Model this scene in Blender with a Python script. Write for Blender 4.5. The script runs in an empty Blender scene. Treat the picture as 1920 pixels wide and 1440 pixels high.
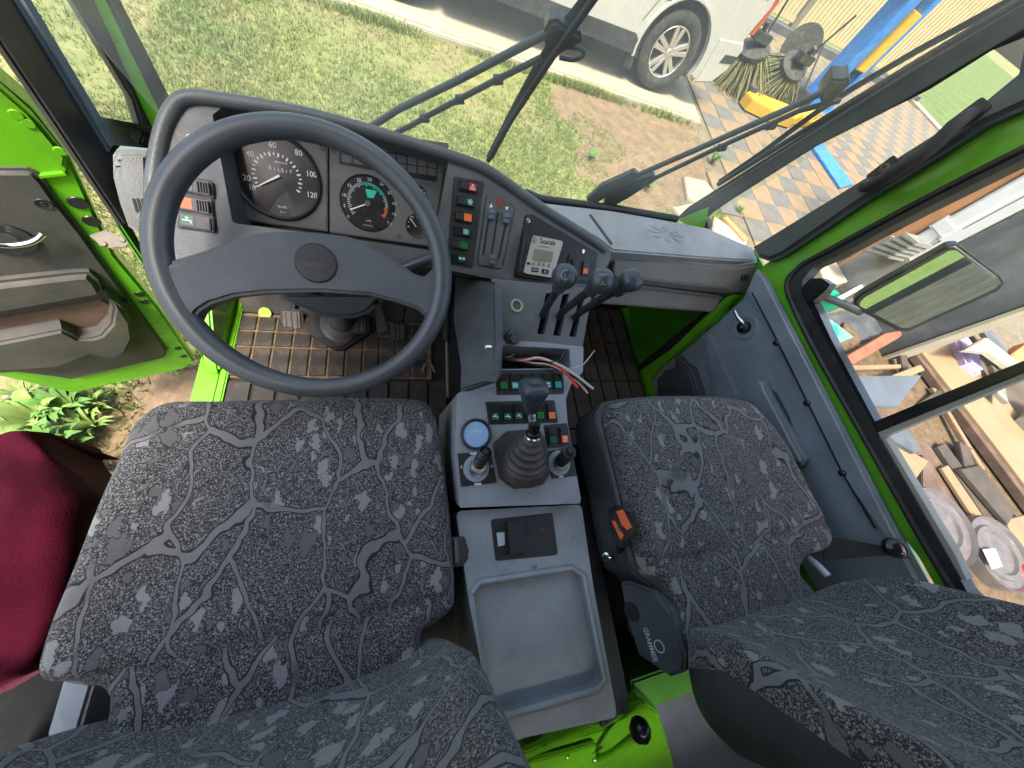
import bpy, bmesh, math, random
import numpy as np
from mathutils import Vector, Matrix, noise as mnoise
rnd = random.Random(7)
sc = bpy.context.scene
R = math.radians
V = Vector
# ------------------------------------------------------------------ camera, sky, sun, exposure
CAMZ = 1.08
FPX = 600.0
AX = V((1800, 0, 600)).normalized()
AF = V((-200, -400000 / 265.0, 600)).normalized()
AN = V((-200, 265, 600)).normalized()
cam_d = bpy.data.cameras.new('camera'); cam = bpy.data.objects.new('camera', cam_d)
sc.collection.objects.link(cam); sc.camera = cam
cx = V((AX.x, AF.x, -AN.x)); cy = -V((AX.y, AF.y, -AN.y)); cz = -V((AX.z, AF.z, -AN.z))
cam.matrix_world = Matrix(((cx.x, cy.x, cz.x, 0), (cx.y, cy.y, cz.y, 0), (cx.z, cy.z, cz.z, CAMZ), (0, 0, 0, 1)))
cam_d.sensor_width = 36; cam_d.lens = FPX / 1920 * 36; cam_d.clip_start = 0.01; cam_d.clip_end = 500
SUN_EL, SUN_AZ = 70.0, -158.0      # azimuth measured from +Y towards +X
w = bpy.data.worlds.new('World'); sc.world = w; w.use_nodes = True
wn = w.node_tree; bg = wn.nodes['Background']
sky = wn.nodes.new('ShaderNodeTexSky'); sky.sky_type = 'NISHITA'; sky.sun_disc = False
sky.sun_elevation = R(SUN_EL); sky.sun_rotation = R(SUN_AZ); sky.air_density = 1.0; sky.dust_density = 4.0; sky.ozone_density = 0.5
wn.links.new(sky.outputs[0], bg.inputs[0]); bg.inputs[1].default_value = 0.15
sl = bpy.data.lights.new('sun', 'SUN'); sl.energy = 2.2; sl.angle = R(12); sl.color = (1, .94, .84)
so = bpy.data.objects.new('sun', sl); sc.collection.objects.link(so); so.location = (0, 3, 6)
sd = V((math.sin(R(SUN_AZ)) * math.cos(R(SUN_EL)), math.cos(R(SUN_AZ)) * math.cos(R(SUN_EL)), math.sin(R(SUN_EL))))
so.rotation_euler = sd.to_track_quat('Z', 'Y').to_euler()
sc.view_settings.view_transform = 'Standard'; sc.view_settings.look = 'None'
sc.view_settings.exposure = 1.9; sc.view_settings.gamma = 1.0
sc.render.engine = 'CYCLES'
sc.cycles.max_bounces = 6; sc.cycles.diffuse_bounces = 3; sc.cycles.glossy_bounces = 3
sc.cycles.transparent_max_bounces = 12; sc.cycles.caustics_reflective = False; sc.cycles.caustics_refractive = False
sc.cycles.use_denoising = True; sc.cycles.sample_clamp_indirect = 6
CAM = V((0, 0, CAMZ))
ZG = -0.55                         # the yard outside, below the cab floor (z = 0)
# ------------------------------------------------------------------ picture ray to point on a real plane
def ray(px, py):
    d = V(((px - 960) / FPX, (py - 720) / FPX, 1)); return V((d.dot(AX), d.dot(AF), -d.dot(AN)))
def PZ(px, py, z):
    r = ray(px, py); return CAM + r * ((z - CAMZ) / r.z)
def PY(px, py, y):
    r = ray(px, py); return CAM + r * (y / r.y)
def PX(px, py, x):
    r = ray(px, py); return CAM + r * (x / r.x)
def PD(px, py, s):
    return CAM + ray(px, py) * s
def PP(px, py, P, n):
    r = ray(px, py); return CAM + r * ((P - CAM).dot(n) / r.dot(n))
class Fr:
    def __init__(s, O, n, u):
        s.O = V(O); s.n = V(n).normalized(); u = V(u); s.u = (u - s.n * u.dot(s.n)).normalized(); s.v = s.n.cross(s.u)
    def px(s, p, h=0): return PP(p[0], p[1], s.O + s.n * h, s.n)
    def uv(s, p, h=0):
        q = s.px(p, h) - s.O; return (q.dot(s.u), q.dot(s.v))
    def pt(s, a, b, h=0): return s.O + s.u * a + s.v * b + s.n * h
    def mat(s, a=0, b=0, h=0, rot=0):
        o = s.pt(a, b, h); c, k = math.cos(rot), math.sin(rot); u = s.u * c + s.v * k; v = s.v * c - s.u * k
        return Matrix(((u.x, v.x, s.n.x, o.x), (u.y, v.y, s.n.y, o.y), (u.z, v.z, s.n.z, o.z), (0, 0, 0, 1)))
    def shift(s, h): return Fr(s.O + s.n * h, s.n, s.u)
# ------------------------------------------------------------------ materials
MATS = {}
def NN(nt, t, **k):
    n = nt.nodes.new(t)
    for a, b in k.items():
        if a.startswith('i_'): n.inputs[a[2:].replace('_', ' ')].default_value = b
        else: setattr(n, a, b)
    return n
def ramp(nt, fac, stops, interp='LINEAR'):
    r = nt.nodes.new('ShaderNodeValToRGB'); r.color_ramp.interpolation = interp
    el = r.color_ramp.elements
    while len(el) < len(stops): el.new(0.5)
    for e, (p, c) in zip(el, stops):
        e.position = p; e.color = (c[0], c[1], c[2], 1) if not isinstance(c, (int, float)) else (c, c, c, 1)
    nt.links.new(fac, r.inputs[0]); return r.outputs[0]
def mix(nt, f, a, b, bt='MIX'):
    m = nt.nodes.new('ShaderNodeMix'); m.data_type = 'RGBA'; m.blend_type = bt
    for s, x in ((0, f), (6, a), (7, b)):
        if hasattr(x, 'links'): nt.links.new(x, m.inputs[s])
        elif isinstance(x, (int, float)): m.inputs[s].default_value = x if s == 0 else (x, x, x, 1)
        else: m.inputs[s].default_value = (*x, 1)
    return m.outputs[2]
def math_(nt, op, a, b=0.0):
    m = nt.nodes.new('ShaderNodeMath'); m.operation = op
    for i, x in enumerate((a, b)):
        if hasattr(x, 'links'): nt.links.new(x, m.inputs[i])
        else: m.inputs[i].default_value = x
    return m.outputs[0]
def base(name):
    m = bpy.data.materials.new(name); m.use_nodes = True; nt = m.node_tree
    b = nt.nodes['Principled BSDF']; MATS[name] = m
    tc = nt.nodes.new('ShaderNodeTexCoord'); return m, nt, b, tc.outputs['Object']
def noise(nt, co, scale, detail=3, rough=.55, dist=0):
    n = nt.nodes.new('ShaderNodeTexNoise'); n.inputs['Scale'].default_value = scale; n.inputs['Detail'].default_value = detail
    n.inputs['Roughness'].default_value = rough; n.inputs['Distortion'].default_value = dist
    nt.links.new(co, n.inputs['Vector']); return n.outputs[0]
def bump(nt, b, h, strength, dist):
    n = nt.nodes.new('ShaderNodeBump'); n.inputs['Strength'].default_value = strength; n.inputs['Distance'].default_value = dist
    nt.links.new(h, n.inputs['Height']); nt.links.new(n.outputs[0], b.inputs['Normal'])
def S(name, col, rough=.5, metal=0, var=.25, vs=9, bs=0, bstr=.2, dirt=None, dirt_amt=.4, ds=14, spec=.5, coat=0, speck=0):
    m, nt, b, co = base(name)
    n1 = noise(nt, co, vs, 4)
    c = mix(nt, ramp(nt, n1, ((.3, 0), (.7, 1))), tuple(x * (1 - var) for x in col), tuple(min(1, x * (1 + var)) for x in col))
    if dirt:
        n2 = noise(nt, co, ds, 6, .65); f = ramp(nt, n2, ((.48, 0), (.75, dirt_amt)))
        c = mix(nt, f, c, dirt)
    if speck:
        n3 = noise(nt, co, 260, 2); f = ramp(nt, n3, ((.66, 0), (.72, speck))); c = mix(nt, f, c, (.35, .34, .32))
    nt.links.new(c, b.inputs['Base Color'])
    rr = ramp(nt, noise(nt, co, vs * 2.3, 3), ((.3, max(0, rough - .1)), (.7, min(1, rough + .1)))); nt.links.new(rr, b.inputs['Roughness'])
    b.inputs['Metallic'].default_value = metal; b.inputs['Specular IOR Level'].default_value = spec
    b.inputs['Coat Weight'].default_value = coat; b.inputs['Coat Roughness'].default_value = .08
    if bs: bump(nt, b, noise(nt, co, bs, 2), bstr, .002)
    return m
S('dash', (.092, .098, .096), .38, var=.22, bs=420, bstr=.25, dirt=(.16, .15, .13), dirt_amt=.22, speck=.25)
S('dash_lower', (.048, .052, .052), .5, var=.25, bs=420, bstr=.25, dirt=(.15, .14, .12), dirt_amt=.3, speck=.2)
S('console', (.245, .268, .276), .34, var=.2, bs=420, bstr=.25, dirt=(.2, .19, .17), dirt_amt=.18, speck=.2)
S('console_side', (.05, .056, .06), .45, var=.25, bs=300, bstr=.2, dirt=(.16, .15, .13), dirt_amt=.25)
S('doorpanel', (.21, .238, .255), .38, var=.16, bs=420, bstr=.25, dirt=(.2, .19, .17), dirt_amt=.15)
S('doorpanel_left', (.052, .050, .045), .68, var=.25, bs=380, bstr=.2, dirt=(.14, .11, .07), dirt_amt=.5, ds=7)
S('pass_dash', (.31, .32, .305), .45, var=.15, bs=420, bstr=.2, dirt=(.42, .41, .38), dirt_amt=.3)
S('black', (.014, .015, .016), .45, var=.3, bs=300, bstr=.15, dirt=(.09, .085, .08), dirt_amt=.25)
S('black_gloss', (.01, .011, .012), .22, var=.3)
S('rubber', (.02, .02, .019), .65, var=.35, bs=150, bstr=.2, dirt=(.12, .10, .075), dirt_amt=.35)
S('boot', (.050, .043, .037), .6, var=.35, bs=200, bstr=.2, dirt=(.15, .12, .085), dirt_amt=.6, ds=10)
S('seal', (.018, .019, .018), .42, var=.3, dirt=(.08, .075, .065), dirt_amt=.3)
S('trim', (.07, .082, .076), .5, var=.2, bs=350, bstr=.2, dirt=(.1, .1, .09), dirt_amt=.2)
S('trim_blue', (.12, .16, .18), .42, var=.15, bs=350, bstr=.2)
S('vinyl', (.042, .045, .044), .55, var=.2, bs=260, bstr=.3, dirt=(.07, .065, .055), dirt_amt=.25)
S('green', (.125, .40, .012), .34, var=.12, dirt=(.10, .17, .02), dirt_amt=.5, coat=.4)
S('green_shaded', (.05, .22, .010), .4, var=.2, dirt=(.06, .10, .02), dirt_amt=.45)  # same cab green, with the shade of footwell and recesses put into its colour
S('cluster', (.13, .125, .112), .5, var=.18, bs=500, bstr=.2, dirt=(.16, .14, .11), dirt_amt=.35)
S('dialface', (.012, .011, .011), .35, var=.2)
S('white_ink', (.75, .74, .70), .6, var=.05)
S('needle', (.85, .82, .68), .5, var=.05)
S('mint', (.02, .52, .32), .5, var=.05)
S('green_lens', (.004, .10, .055), .25, var=.15)
S('green_lens2', (.01, .15, .03), .3, var=.15)
S('teal_lens', (.02, .26, .24), .3, var=.1)
S('orange', (.85, .16, .04), .4, var=.12)
S('red', (.45, .02, .02), .4, var=.1)
S('red_wire', (.75, .05, .035), .4, var=.08)
S('white_wire', (.52, .48, .42), .45, var=.08)
S('beige_wire', (.62, .50, .38), .45, var=.08)
S('knob', (.045, .052, .060), .33, var=.25, bs=300, bstr=.08, dirt=(.12, .11, .1), dirt_amt=.25)
S('chrome', (.75, .76, .78), .16, metal=1, var=.05)
S('steel', (.12, .10, .08), .6, metal=.2, var=.2, dirt=(.25, .16, .09), dirt_amt=.4, ds=40)
S('white_metal', (.40, .43, .46), .4, var=.08)
S('lcd', (.21, .215, .15), .3, var=.05)
S('display_face', (.40, .385, .31), .4, var=.06)
S('hour_face', (.30, .46, .66), .12, var=.1)
S('grey_pad', (.28, .34, .40), .45, var=.1)
S('carpet', (.13, .15, .18), .9, var=.3, bs=300, bstr=.6, vs=5)
S('mat_dirt', (.16, .105, .058), .9, var=.5, bs=200, bstr=.5, vs=30)
S('mat_pad', (.026, .021, .017), .65, var=.5, bs=200, bstr=.4, dirt=(.14, .095, .055), dirt_amt=.55, ds=24)
S('mat_dark', (.020, .017, .014), .65, var=.4, bs=200, bstr=.4, dirt=(.12, .085, .05), dirt_amt=.5, ds=16)
S('mat_groove', (.014, .012, .011), .8, var=.3)
S('concrete', (.33, .29, .215), .85, var=.12, vs=3, bs=60, bstr=.3, dirt=(.28, .235, .165), dirt_amt=.6, ds=2)
S('slab', (.34, .29, .21), .85, var=.12, vs=5, bs=60, bstr=.3, dirt=(.26, .2, .14), dirt_amt=.6, ds=6)
S('joint', (.15, .12, .08), .95, var=.25, vs=12, bs=80, bstr=.4)
S('tile_orange', (.21, .142, .08), .8, var=.16, vs=6, bs=90, bstr=.35, dirt=(.21, .17, .115), dirt_amt=.7, ds=5)
S('tile_grey', (.115, .107, .097), .8, var=.16, vs=6, bs=90, bstr=.35, dirt=(.2, .165, .115), dirt_amt=.6, ds=5)
S('car_white', (.44, .43, .39), .25, var=.03, coat=.6)
S('car_black', (.035, .037, .038), .55, var=.2, dirt=(.14, .13, .11), dirt_amt=.4)
S('tyre', (.035, .035, .034), .75, var=.25, bs=90, bstr=.4, dirt=(.16, .14, .11), dirt_amt=.5)
S('alloy', (.66, .64, .58), .3, metal=.75, var=.06)
S('tail_red', (.42, .10, .05), .15, var=.1)
S('lift_blue', (.025, .17, .48), .38, var=.12, dirt=(.12, .22, .36), dirt_amt=.5, ds=9)
S('lift_yellow', (.58, .34, .02), .4, var=.1, dirt=(.45, .33, .12), dirt_amt=.4)
S('lift_dark', (.05, .055, .055), .6, var=.4)
S('fence', (.52, .41, .22), .6, var=.06, dirt=(.5, .4, .24), dirt_amt=.3, ds=3)
S('fence_post', (.2, .175, .13), .6, var=.15)
S('bristle', (.15, .14, .052), .7, var=.5, vs=30)
S('iron', (.028, .027, .024), .7, var=.4, dirt=(.16, .12, .08), dirt_amt=.5)
S('wood', (.23, .145, .078), .7, var=.12, vs=4, bs=40, bstr=.2, dirt=(.33, .2, .1), dirt_amt=.35, ds=6)
S('ply', (.26, .175, .092), .65, var=.10, vs=3, bs=50, bstr=.15, dirt=(.22, .135, .065), dirt_amt=.5, ds=4)
S('wood_dark', (.055, .04, .028), .75, var=.35, vs=6, bs=60, bstr=.3)
S('rust', (.09, .05, .033), .85, var=.35, vs=7, bs=70, bstr=.4, dirt=(.2, .14, .09), dirt_amt=.6, ds=5)
S('osb', (.10, .062, .030), .85, var=.45, vs=22, bs=60, bstr=.5, dirt=(.16, .09, .05), dirt_amt=.6, ds=8)
S('terracotta', (.24, .085, .045), .75, var=.2, vs=6, dirt=(.3, .15, .09), dirt_amt=.5)
S('orange_brick', (.42, .19, .08), .8, var=.15, vs=6)
S('pvc_white', (.60, .59, .57), .35, var=.04)
S('panel_grey', (.085, .088, .092), .5, var=.2, vs=3, dirt=(.24, .23, .21), dirt_amt=.4, ds=3)
S('tarp', (.075, .08, .09), .5, var=.4, vs=5, bs=8, bstr=.8)
S('sheet_metal', (.16, .165, .175), .38, metal=.6, var=.15, vs=4)
S('plastic_green', (.02, .40, .24), .35, var=.15)
S('glass_green', (.14, .30, .235), .2, var=.2)
S('clear_plastic', (.115, .095, .09), .3, var=.2, vs=14)
S('lilac', (.42, .36, .62), .7, var=.25, vs=30)
S('bone', (.36, .33, .27), .6, var=.08)
S('grey_rubber', (.20, .185, .165), .7, var=.25)
S('earth', (.09, .065, .05), .95, var=.3, vs=3, bs=30, bstr=.5)
S('leaf', (.075, .17, .028), .8, var=.35, vs=12)
S('leaf_pale', (.15, .23, .045), .8, var=.3, vs=12)
S('wiper', (.028, .034, .034), .45, var=.3, dirt=(.09, .09, .08), dirt_amt=.3)
S('glovebox', (.20, .197, .178), .45, var=.15, bs=420, bstr=.2, dirt=(.24, .22, .18), dirt_amt=.35)
S('lawn', (.085, .12, .028), .9, var=.25, vs=3, bs=60, bstr=.5, dirt=(.15, .19, .05), dirt_amt=.6, ds=2)
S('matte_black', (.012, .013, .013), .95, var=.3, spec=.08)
S('paint_worn', (.13, .50, .012), .38, var=.12)
S('wire_black', (.012, .012, .013), .4, var=.2)
S('lime', (.5, .85, .06), .5, var=.05)
S('yellow_flower', (.8, .62, .02), .6, var=.2)

def special():
    # windscreen glass: clear with a thin film of dust, reflects like glass
    def glass(name, haze, tint, dust_scale, f0=.025, f1=.45):
        m, nt, b, co = base(name); out = nt.nodes['Material Output']
        tr = NN(nt, 'ShaderNodeBsdfTransparent'); tr.inputs[0].default_value = (*tint, 1)
        gl = NN(nt, 'ShaderNodeBsdfGlossy'); gl.inputs['Roughness'].default_value = .02
        lw = NN(nt, 'ShaderNodeLayerWeight'); lw.inputs[0].default_value = .5
        fz = math_(nt, 'MULTIPLY_ADD', math_(nt, 'POWER', lw.outputs['Facing'], 5.0), f1); fz.node.inputs[2].default_value = f0
        m1 = NN(nt, 'ShaderNodeMixShader'); nt.links.new(fz, m1.inputs[0]); nt.links.new(tr.outputs[0], m1.inputs[1]); nt.links.new(gl.outputs[0], m1.inputs[2])
        df = NN(nt, 'ShaderNodeBsdfTranslucent'); df.inputs[0].default_value = (.72, .72, .66, 1)
        dd = NN(nt, 'ShaderNodeBsdfDiffuse'); dd.inputs[0].default_value = (.72, .72, .66, 1)
        ad = NN(nt, 'ShaderNodeMixShader'); ad.inputs[0].default_value = .5; nt.links.new(df.outputs[0], ad.inputs[1]); nt.links.new(dd.outputs[0], ad.inputs[2])
        n = noise(nt, co, dust_scale, 6, .7); f = ramp(nt, n, ((.35, haze * .4), (.72, haze)))
        m2 = NN(nt, 'ShaderNodeMixShader'); nt.links.new(f, m2.inputs[0]); nt.links.new(m1.outputs[0], m2.inputs[1]); nt.links.new(ad.outputs[0], m2.inputs[2])
        nt.links.new(m2.outputs[0], out.inputs[0])
    glass('glass', .11, (.97, 1, .95), 3.0); glass('glass_dusty', .16, (.97, 1, .95), 5.0); glass('glass_clear', .02, (.98, 1, .97), 4.0)
    glass('lens', .006, (1, 1, 1), 20.0, .006, .2)
    m, nt, b, co = base('mirror'); b.inputs['Base Color'].default_value = (.9, .92, .92, 1); b.inputs['Metallic'].default_value = 1; b.inputs['Roughness'].default_value = .02
    # leather grained wheel plastic
    for nm, gs in (('wheel_pad', 330), ('wheel_rim', 600)):
        m, nt, b, co = base(nm)
        c = mix(nt, ramp(nt, noise(nt, co, 9, 4), ((.3, 0), (.7, 1))), (.052, .057, .060), (.076, .084, .088)); nt.links.new(c, b.inputs['Base Color'])
        b.inputs['Roughness'].default_value = .36 if nm == 'wheel_rim' else .5
        vz = NN(nt, 'ShaderNodeTexVoronoi', feature='DISTANCE_TO_EDGE'); vz.inputs['Scale'].default_value = gs; nt.links.new(co, vz.inputs['Vector'])
        bump(nt, b, ramp(nt, vz.outputs['Distance'], ((0, 0), (.25, 1))), .38 if nm == 'wheel_pad' else .08, .0008)
    # patterned seat cloth
    m, nt, b, co = base('fabric')
    sep = NN(nt, 'ShaderNodeSeparateXYZ'); nt.links.new(co, sep.inputs[0])
    stp = math_(nt, 'LESS_THAN', sep.outputs[1], -.128)
    cmb = NN(nt, 'ShaderNodeCombineXYZ'); nt.links.new(math_(nt, 'MULTIPLY', stp, .037), cmb.inputs[0]); nt.links.new(math_(nt, 'MULTIPLY', stp, .021), cmb.inputs[1])
    ad = NN(nt, 'ShaderNodeVectorMath', operation='ADD'); nt.links.new(co, ad.inputs[0]); nt.links.new(cmb.outputs[0], ad.inputs[1])
    co = ad.outputs[0]
    def warp(co, scale, amt):
        n = NN(nt, 'ShaderNodeTexNoise'); n.inputs['Scale'].default_value = scale; n.inputs['Detail'].default_value = 2; nt.links.new(co, n.inputs['Vector'])
        s = NN(nt, 'ShaderNodeVectorMath', operation='SUBTRACT'); nt.links.new(n.outputs['Color'], s.inputs[0]); s.inputs[1].default_value = (.5, .5, .5)
        k = NN(nt, 'ShaderNodeVectorMath', operation='SCALE'); nt.links.new(s.outputs[0], k.inputs[0]); k.inputs['Scale'].default_value = amt
        a = NN(nt, 'ShaderNodeVectorMath', operation='ADD'); nt.links.new(co, a.inputs[0]); nt.links.new(k.outputs[0], a.inputs[1]); return a.outputs[0]
    mp = NN(nt, 'ShaderNodeMapping'); mp.inputs['Rotation'].default_value = (0, 0, R(35)); mp.inputs['Scale'].default_value = (1.0, .52, .7)
    nt.links.new(warp(co, 14, .045), mp.inputs[0])
    ve = NN(nt, 'ShaderNodeTexVoronoi', feature='DISTANCE_TO_EDGE'); ve.inputs['Scale'].default_value = 10.5; nt.links.new(mp.outputs[0], ve.inputs['Vector'])
    d = ve.outputs['Distance']
    brk = ramp(nt, noise(nt, co, 9, 1), ((.30, 0), (.38, 1)))
    vein = math_(nt, 'MULTIPLY', math_(nt, 'LESS_THAN', d, .024), brk)
    vline = math_(nt, 'MULTIPLY', math_(nt, 'LESS_THAN', d, .036), brk)
    wv = warp(co, 60, .030)
    mp2 = NN(nt, 'ShaderNodeMapping'); mp2.inputs['Rotation'].default_value = (0, 0, R(-30)); mp2.inputs['Scale'].default_value = (1.15, .62, .8); nt.links.new(wv, mp2.inputs[0])
    vb = NN(nt, 'ShaderNodeTexVoronoi', feature='F1'); vb.inputs['Scale'].default_value = 40; nt.links.new(mp2.outputs[0], vb.inputs['Vector'])
    sc_ = NN(nt, 'ShaderNodeSeparateColor'); nt.links.new(vb.outputs['Color'], sc_.inputs[0])
    rad = math_(nt, 'MULTIPLY', math_(nt, 'ADD', sc_.outputs[0], .06), .50)
    blob = math_(nt, 'LESS_THAN', vb.outputs['Distance'], rad)
    bline = math_(nt, 'LESS_THAN', vb.outputs['Distance'], math_(nt, 'ADD', rad, .055))
    light = math_(nt, 'GREATER_THAN', sc_.outputs[1], .45)
    sp = noise(nt, co, 430, 2, .7, .8)
    speck = ramp(nt, sp, ((.43, (.011, .0104, .0098)), (.52, (.062, .059, .056)), (.61, (.25, .238, .226))))
    plain = mix(nt, light, (.098, .093, .089), (.225, .214, .203))
    wve = noise(nt, co, 700, 1)
    c = mix(nt, math_(nt, 'MULTIPLY', bline, math_(nt, 'SUBTRACT', 1, light)), speck, (.018, .018, .021))
    c = mix(nt, blob, c, plain)
    c = mix(nt, vline, c, (.012, .0117, .0115)); c = mix(nt, vein, c, (.155, .148, .141))
    c = mix(nt, .35, c, mix(nt, ramp(nt, wve, ((.4, 0), (.6, 1))), .35, 1.0), 'MULTIPLY')
    nt.links.new(c, b.inputs['Base Color']); b.inputs['Roughness'].default_value = .9; b.inputs['Sheen Weight'].default_value = .08; b.inputs['Sheen Roughness'].default_value = .5
    hgt = mix(nt, vein, mix(nt, blob, sp, .45), .9); bump(nt, b, hgt, .5, .0016)
    # maroon velvet
    m, nt, b, co = base('velvet')
    c = mix(nt, ramp(nt, noise(nt, co, 5, 5), ((.35, 0), (.7, 1))), (.026, .0012, .0055), (.052, .0022, .0105)); nt.links.new(c, b.inputs['Base Color'])
    b.inputs['Roughness'].default_value = .9; b.inputs['Specular IOR Level'].default_value = .08; b.inputs['Sheen Weight'].default_value = .12; b.inputs['Sheen Roughness'].default_value = .35; b.inputs['Sheen Tint'].default_value = (.9, .25, .42, 1)
    bump(nt, b, noise(nt, co, 240, 4), .5, .003)
    # yard soil with grass-coloured litter
    m, nt, b, co = base('yard')
    n1 = noise(nt, co, 1.1, 6, .6); n2 = noise(nt, co, 9, 6, .65); n3 = noise(nt, co, 60, 3)
    soil = mix(nt, ramp(nt, n2, ((.3, 0), (.7, 1))), (.14, .105, .055), (.23, .185, .10))
    grs = mix(nt, ramp(nt, n2, ((.3, 0), (.7, 1))), (.10, .13, .032), (.20, .20, .07))
    c = mix(nt, ramp(nt, n1, ((.36, 0), (.50, 1))), soil, grs)
    c = mix(nt, ramp(nt, n3, ((.45, 0), (.68, .4))), c, (.28, .24, .12))
    nt.links.new(c, b.inputs['Base Color']); b.inputs['Roughness'].default_value = .95; bump(nt, b, n2, .6, .03)
    m, nt, b, co = base('dirt')
    n2 = noise(nt, co, 7, 8, .65); n3 = noise(nt, co, 40, 4)
    c = mix(nt, ramp(nt, n2, ((.3, 0), (.72, 1))), (.105, .066, .036), (.21, .145, .085)); c = mix(nt, ramp(nt, n3, ((.5, 0), (.7, .5))), c, (.27, .20, .12))
    nt.links.new(c, b.inputs['Base Color']); b.inputs['Roughness'].default_value = .95; bump(nt, b, n3, .5, .01)
    m, nt, b, co = base('grass')
    g = NN(nt, 'ShaderNodeNewGeometry'); n1 = noise(nt, co, 1.7, 4); rp = g.outputs['Random Per Island']
    c = mix(nt, ramp(nt, n1, ((.35, 0), (.65, 1))), (.10, .16, .03), (.20, .215, .06)); c = mix(nt, ramp(nt, rp, ((.0, 0), (1, .45))), c, (.23, .25, .085))
    nt.links.new(c, b.inputs['Base Color']); b.inputs['Roughness'].default_value = .7; b.inputs['Subsurface Weight'].default_value = 0
special()
M = MATS
# ------------------------------------------------------------------ mesh helpers
COL = sc.collection
def wmat(o):
    return (wmat(o.parent) @ o.matrix_parent_inverse @ o.matrix_basis) if o.parent else o.matrix_basis.copy()
def setp(o, parent):
    if parent is not None: o.parent = parent; o.matrix_parent_inverse = wmat(parent).inverted()
def mk(name, me, mat, parent=None, ang=40):
    if isinstance(mat, str): mat = M[mat]
    if len(me.materials) == 0: me.materials.append(mat)
    if ang is not None and len(me.polygons):
        me.shade_smooth(); me.set_sharp_from_angle(angle=R(ang))
    o = bpy.data.objects.new(name, me); COL.objects.link(o); setp(o, parent); return o
def from_bm(name, bm, mat, parent=None, ang=40, normals=True):
    if normals: bmesh.ops.recalc_face_normals(bm, faces=bm.faces)
    me = bpy.data.meshes.new(name); bm.to_mesh(me); bm.free(); return mk(name, me, mat, parent, ang)
def from_py(name, vs, fs, mat, parent=None, ang=40, fix=True):
    me = bpy.data.meshes.new(name); me.from_pydata([tuple(v) for v in vs], [], fs)
    if fix:
        bm = bmesh.new(); bm.from_mesh(me); bmesh.ops.recalc_face_normals(bm, faces=bm.faces); bm.to_mesh(me); bm.free()
    return mk(name, me, mat, parent, ang)
def thing(name, label, cat, loc=(0, 0, 0), group=None):
    o = bpy.data.objects.new(name, None); COL.objects.link(o); o.location = loc; o['label'] = label; o['category'] = cat; o.empty_display_size = .05
    if group: o['group'] = group
    o.matrix_basis = Matrix.Translation(loc); return o
def tag(o, label, cat, group=None):
    o['label'] = label; o['category'] = cat
    if group: o['group'] = group
    return o
def struct(o, kind='structure'):
    o['kind'] = kind; return o
def round2(pts, r, seg=4):
    if r <= 0: return pts
    out = []; n = len(pts)
    for i in range(n):
        p = V((*pts[i], 0)); a = V((*pts[i - 1], 0)); b = V((*pts[(i + 1) % n], 0))
        da = (a - p); db = (b - p); la, lb = da.length, db.length
        if la < 1e-6 or lb < 1e-6: continue
        da /= la; db /= lb; cosang = max(-.9999, min(.9999, da.dot(db))); ang = math.acos(cosang)
        if ang > R(172): out.append((p.x, p.y)); continue
        t = min(r / math.tan(ang / 2), la * .48, lb * .48)
        p0 = p + da * t; p1 = p + db * t
        for k in range(seg + 1):
            s = k / seg; q = p0 * (1 - s) ** 2 + p * 2 * s * (1 - s) + p1 * s * s; out.append((q.x, q.y))
    return out
def prism(name, top, vec, mat, parent=None, bev=.002, seg=2, ang=40):
    bm = bmesh.new(); n = len(top)
    a = [bm.verts.new(p) for p in top]; b = [bm.verts.new(V(p) + vec) for p in top]
    bm.faces.new(a); bm.faces.new(b[::-1])
    for i in range(n): bm.faces.new((a[i], b[i], b[(i + 1) % n], a[(i + 1) % n]))
    bmesh.ops.recalc_face_normals(bm, faces=bm.faces)
    if bev > 0:
        es = [e for e in bm.edges if (e.verts[0] in a and e.verts[1] in a)]
        bmesh.ops.bevel(bm, geom=es, offset=bev, segments=seg, affect='EDGES', clamp_overlap=True)
    return from_bm(name, bm, mat, parent, ang)
def plate(name, fr, pts, h0, h1, mat, parent=None, bev=.002, rnd=0, seg=2, uv=False, ang=40):
    """pts: outline on the plane at height h1 (picture points, or plane units when uv)"""
    q = pts if uv else [fr.uv(p, h1) for p in pts]
    q = round2(q, rnd)
    return prism(name, [fr.pt(a, b, h1) for a, b in q], -fr.n * (h1 - h0), mat, parent, bev, seg, ang)
def rect(u0, u1, v0, v1): return [(u0, v0), (u1, v0), (u1, v1), (u0, v1)]
def holed(name, fr, outer, holes, h0, h1, mat, parent=None, uv=False, rnd=0, hrnd=0, back=False):
    q = [outer if uv else [fr.uv(p, h1) for p in outer]]; q[0] = round2(q[0], rnd)
    for h in holes: q.append(round2(h if uv else [fr.uv(p, h1) for p in h], hrnd))
    bm = bmesh.new(); es = []; loops = []
    for lp in q:
        vs = [bm.verts.new(fr.pt(a, b, h1)) for a, b in lp]; loops.append(vs)
        for i in range(len(vs)): es.append(bm.edges.new((vs[i], vs[(i + 1) % len(vs)])))
    bmesh.ops.triangle_fill(bm, use_beauty=True, use_dissolve=False, edges=es, normal=fr.n)
    for vs in loops:
        bs = [bm.verts.new(v.co - fr.n * (h1 - h0)) for v in vs]
        for i in range(len(vs)):
            j = (i + 1) % len(vs); bm.faces.new((vs[i], vs[j], bs[j], bs[i]))
    return from_bm(name, bm, mat, parent, 30)
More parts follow.
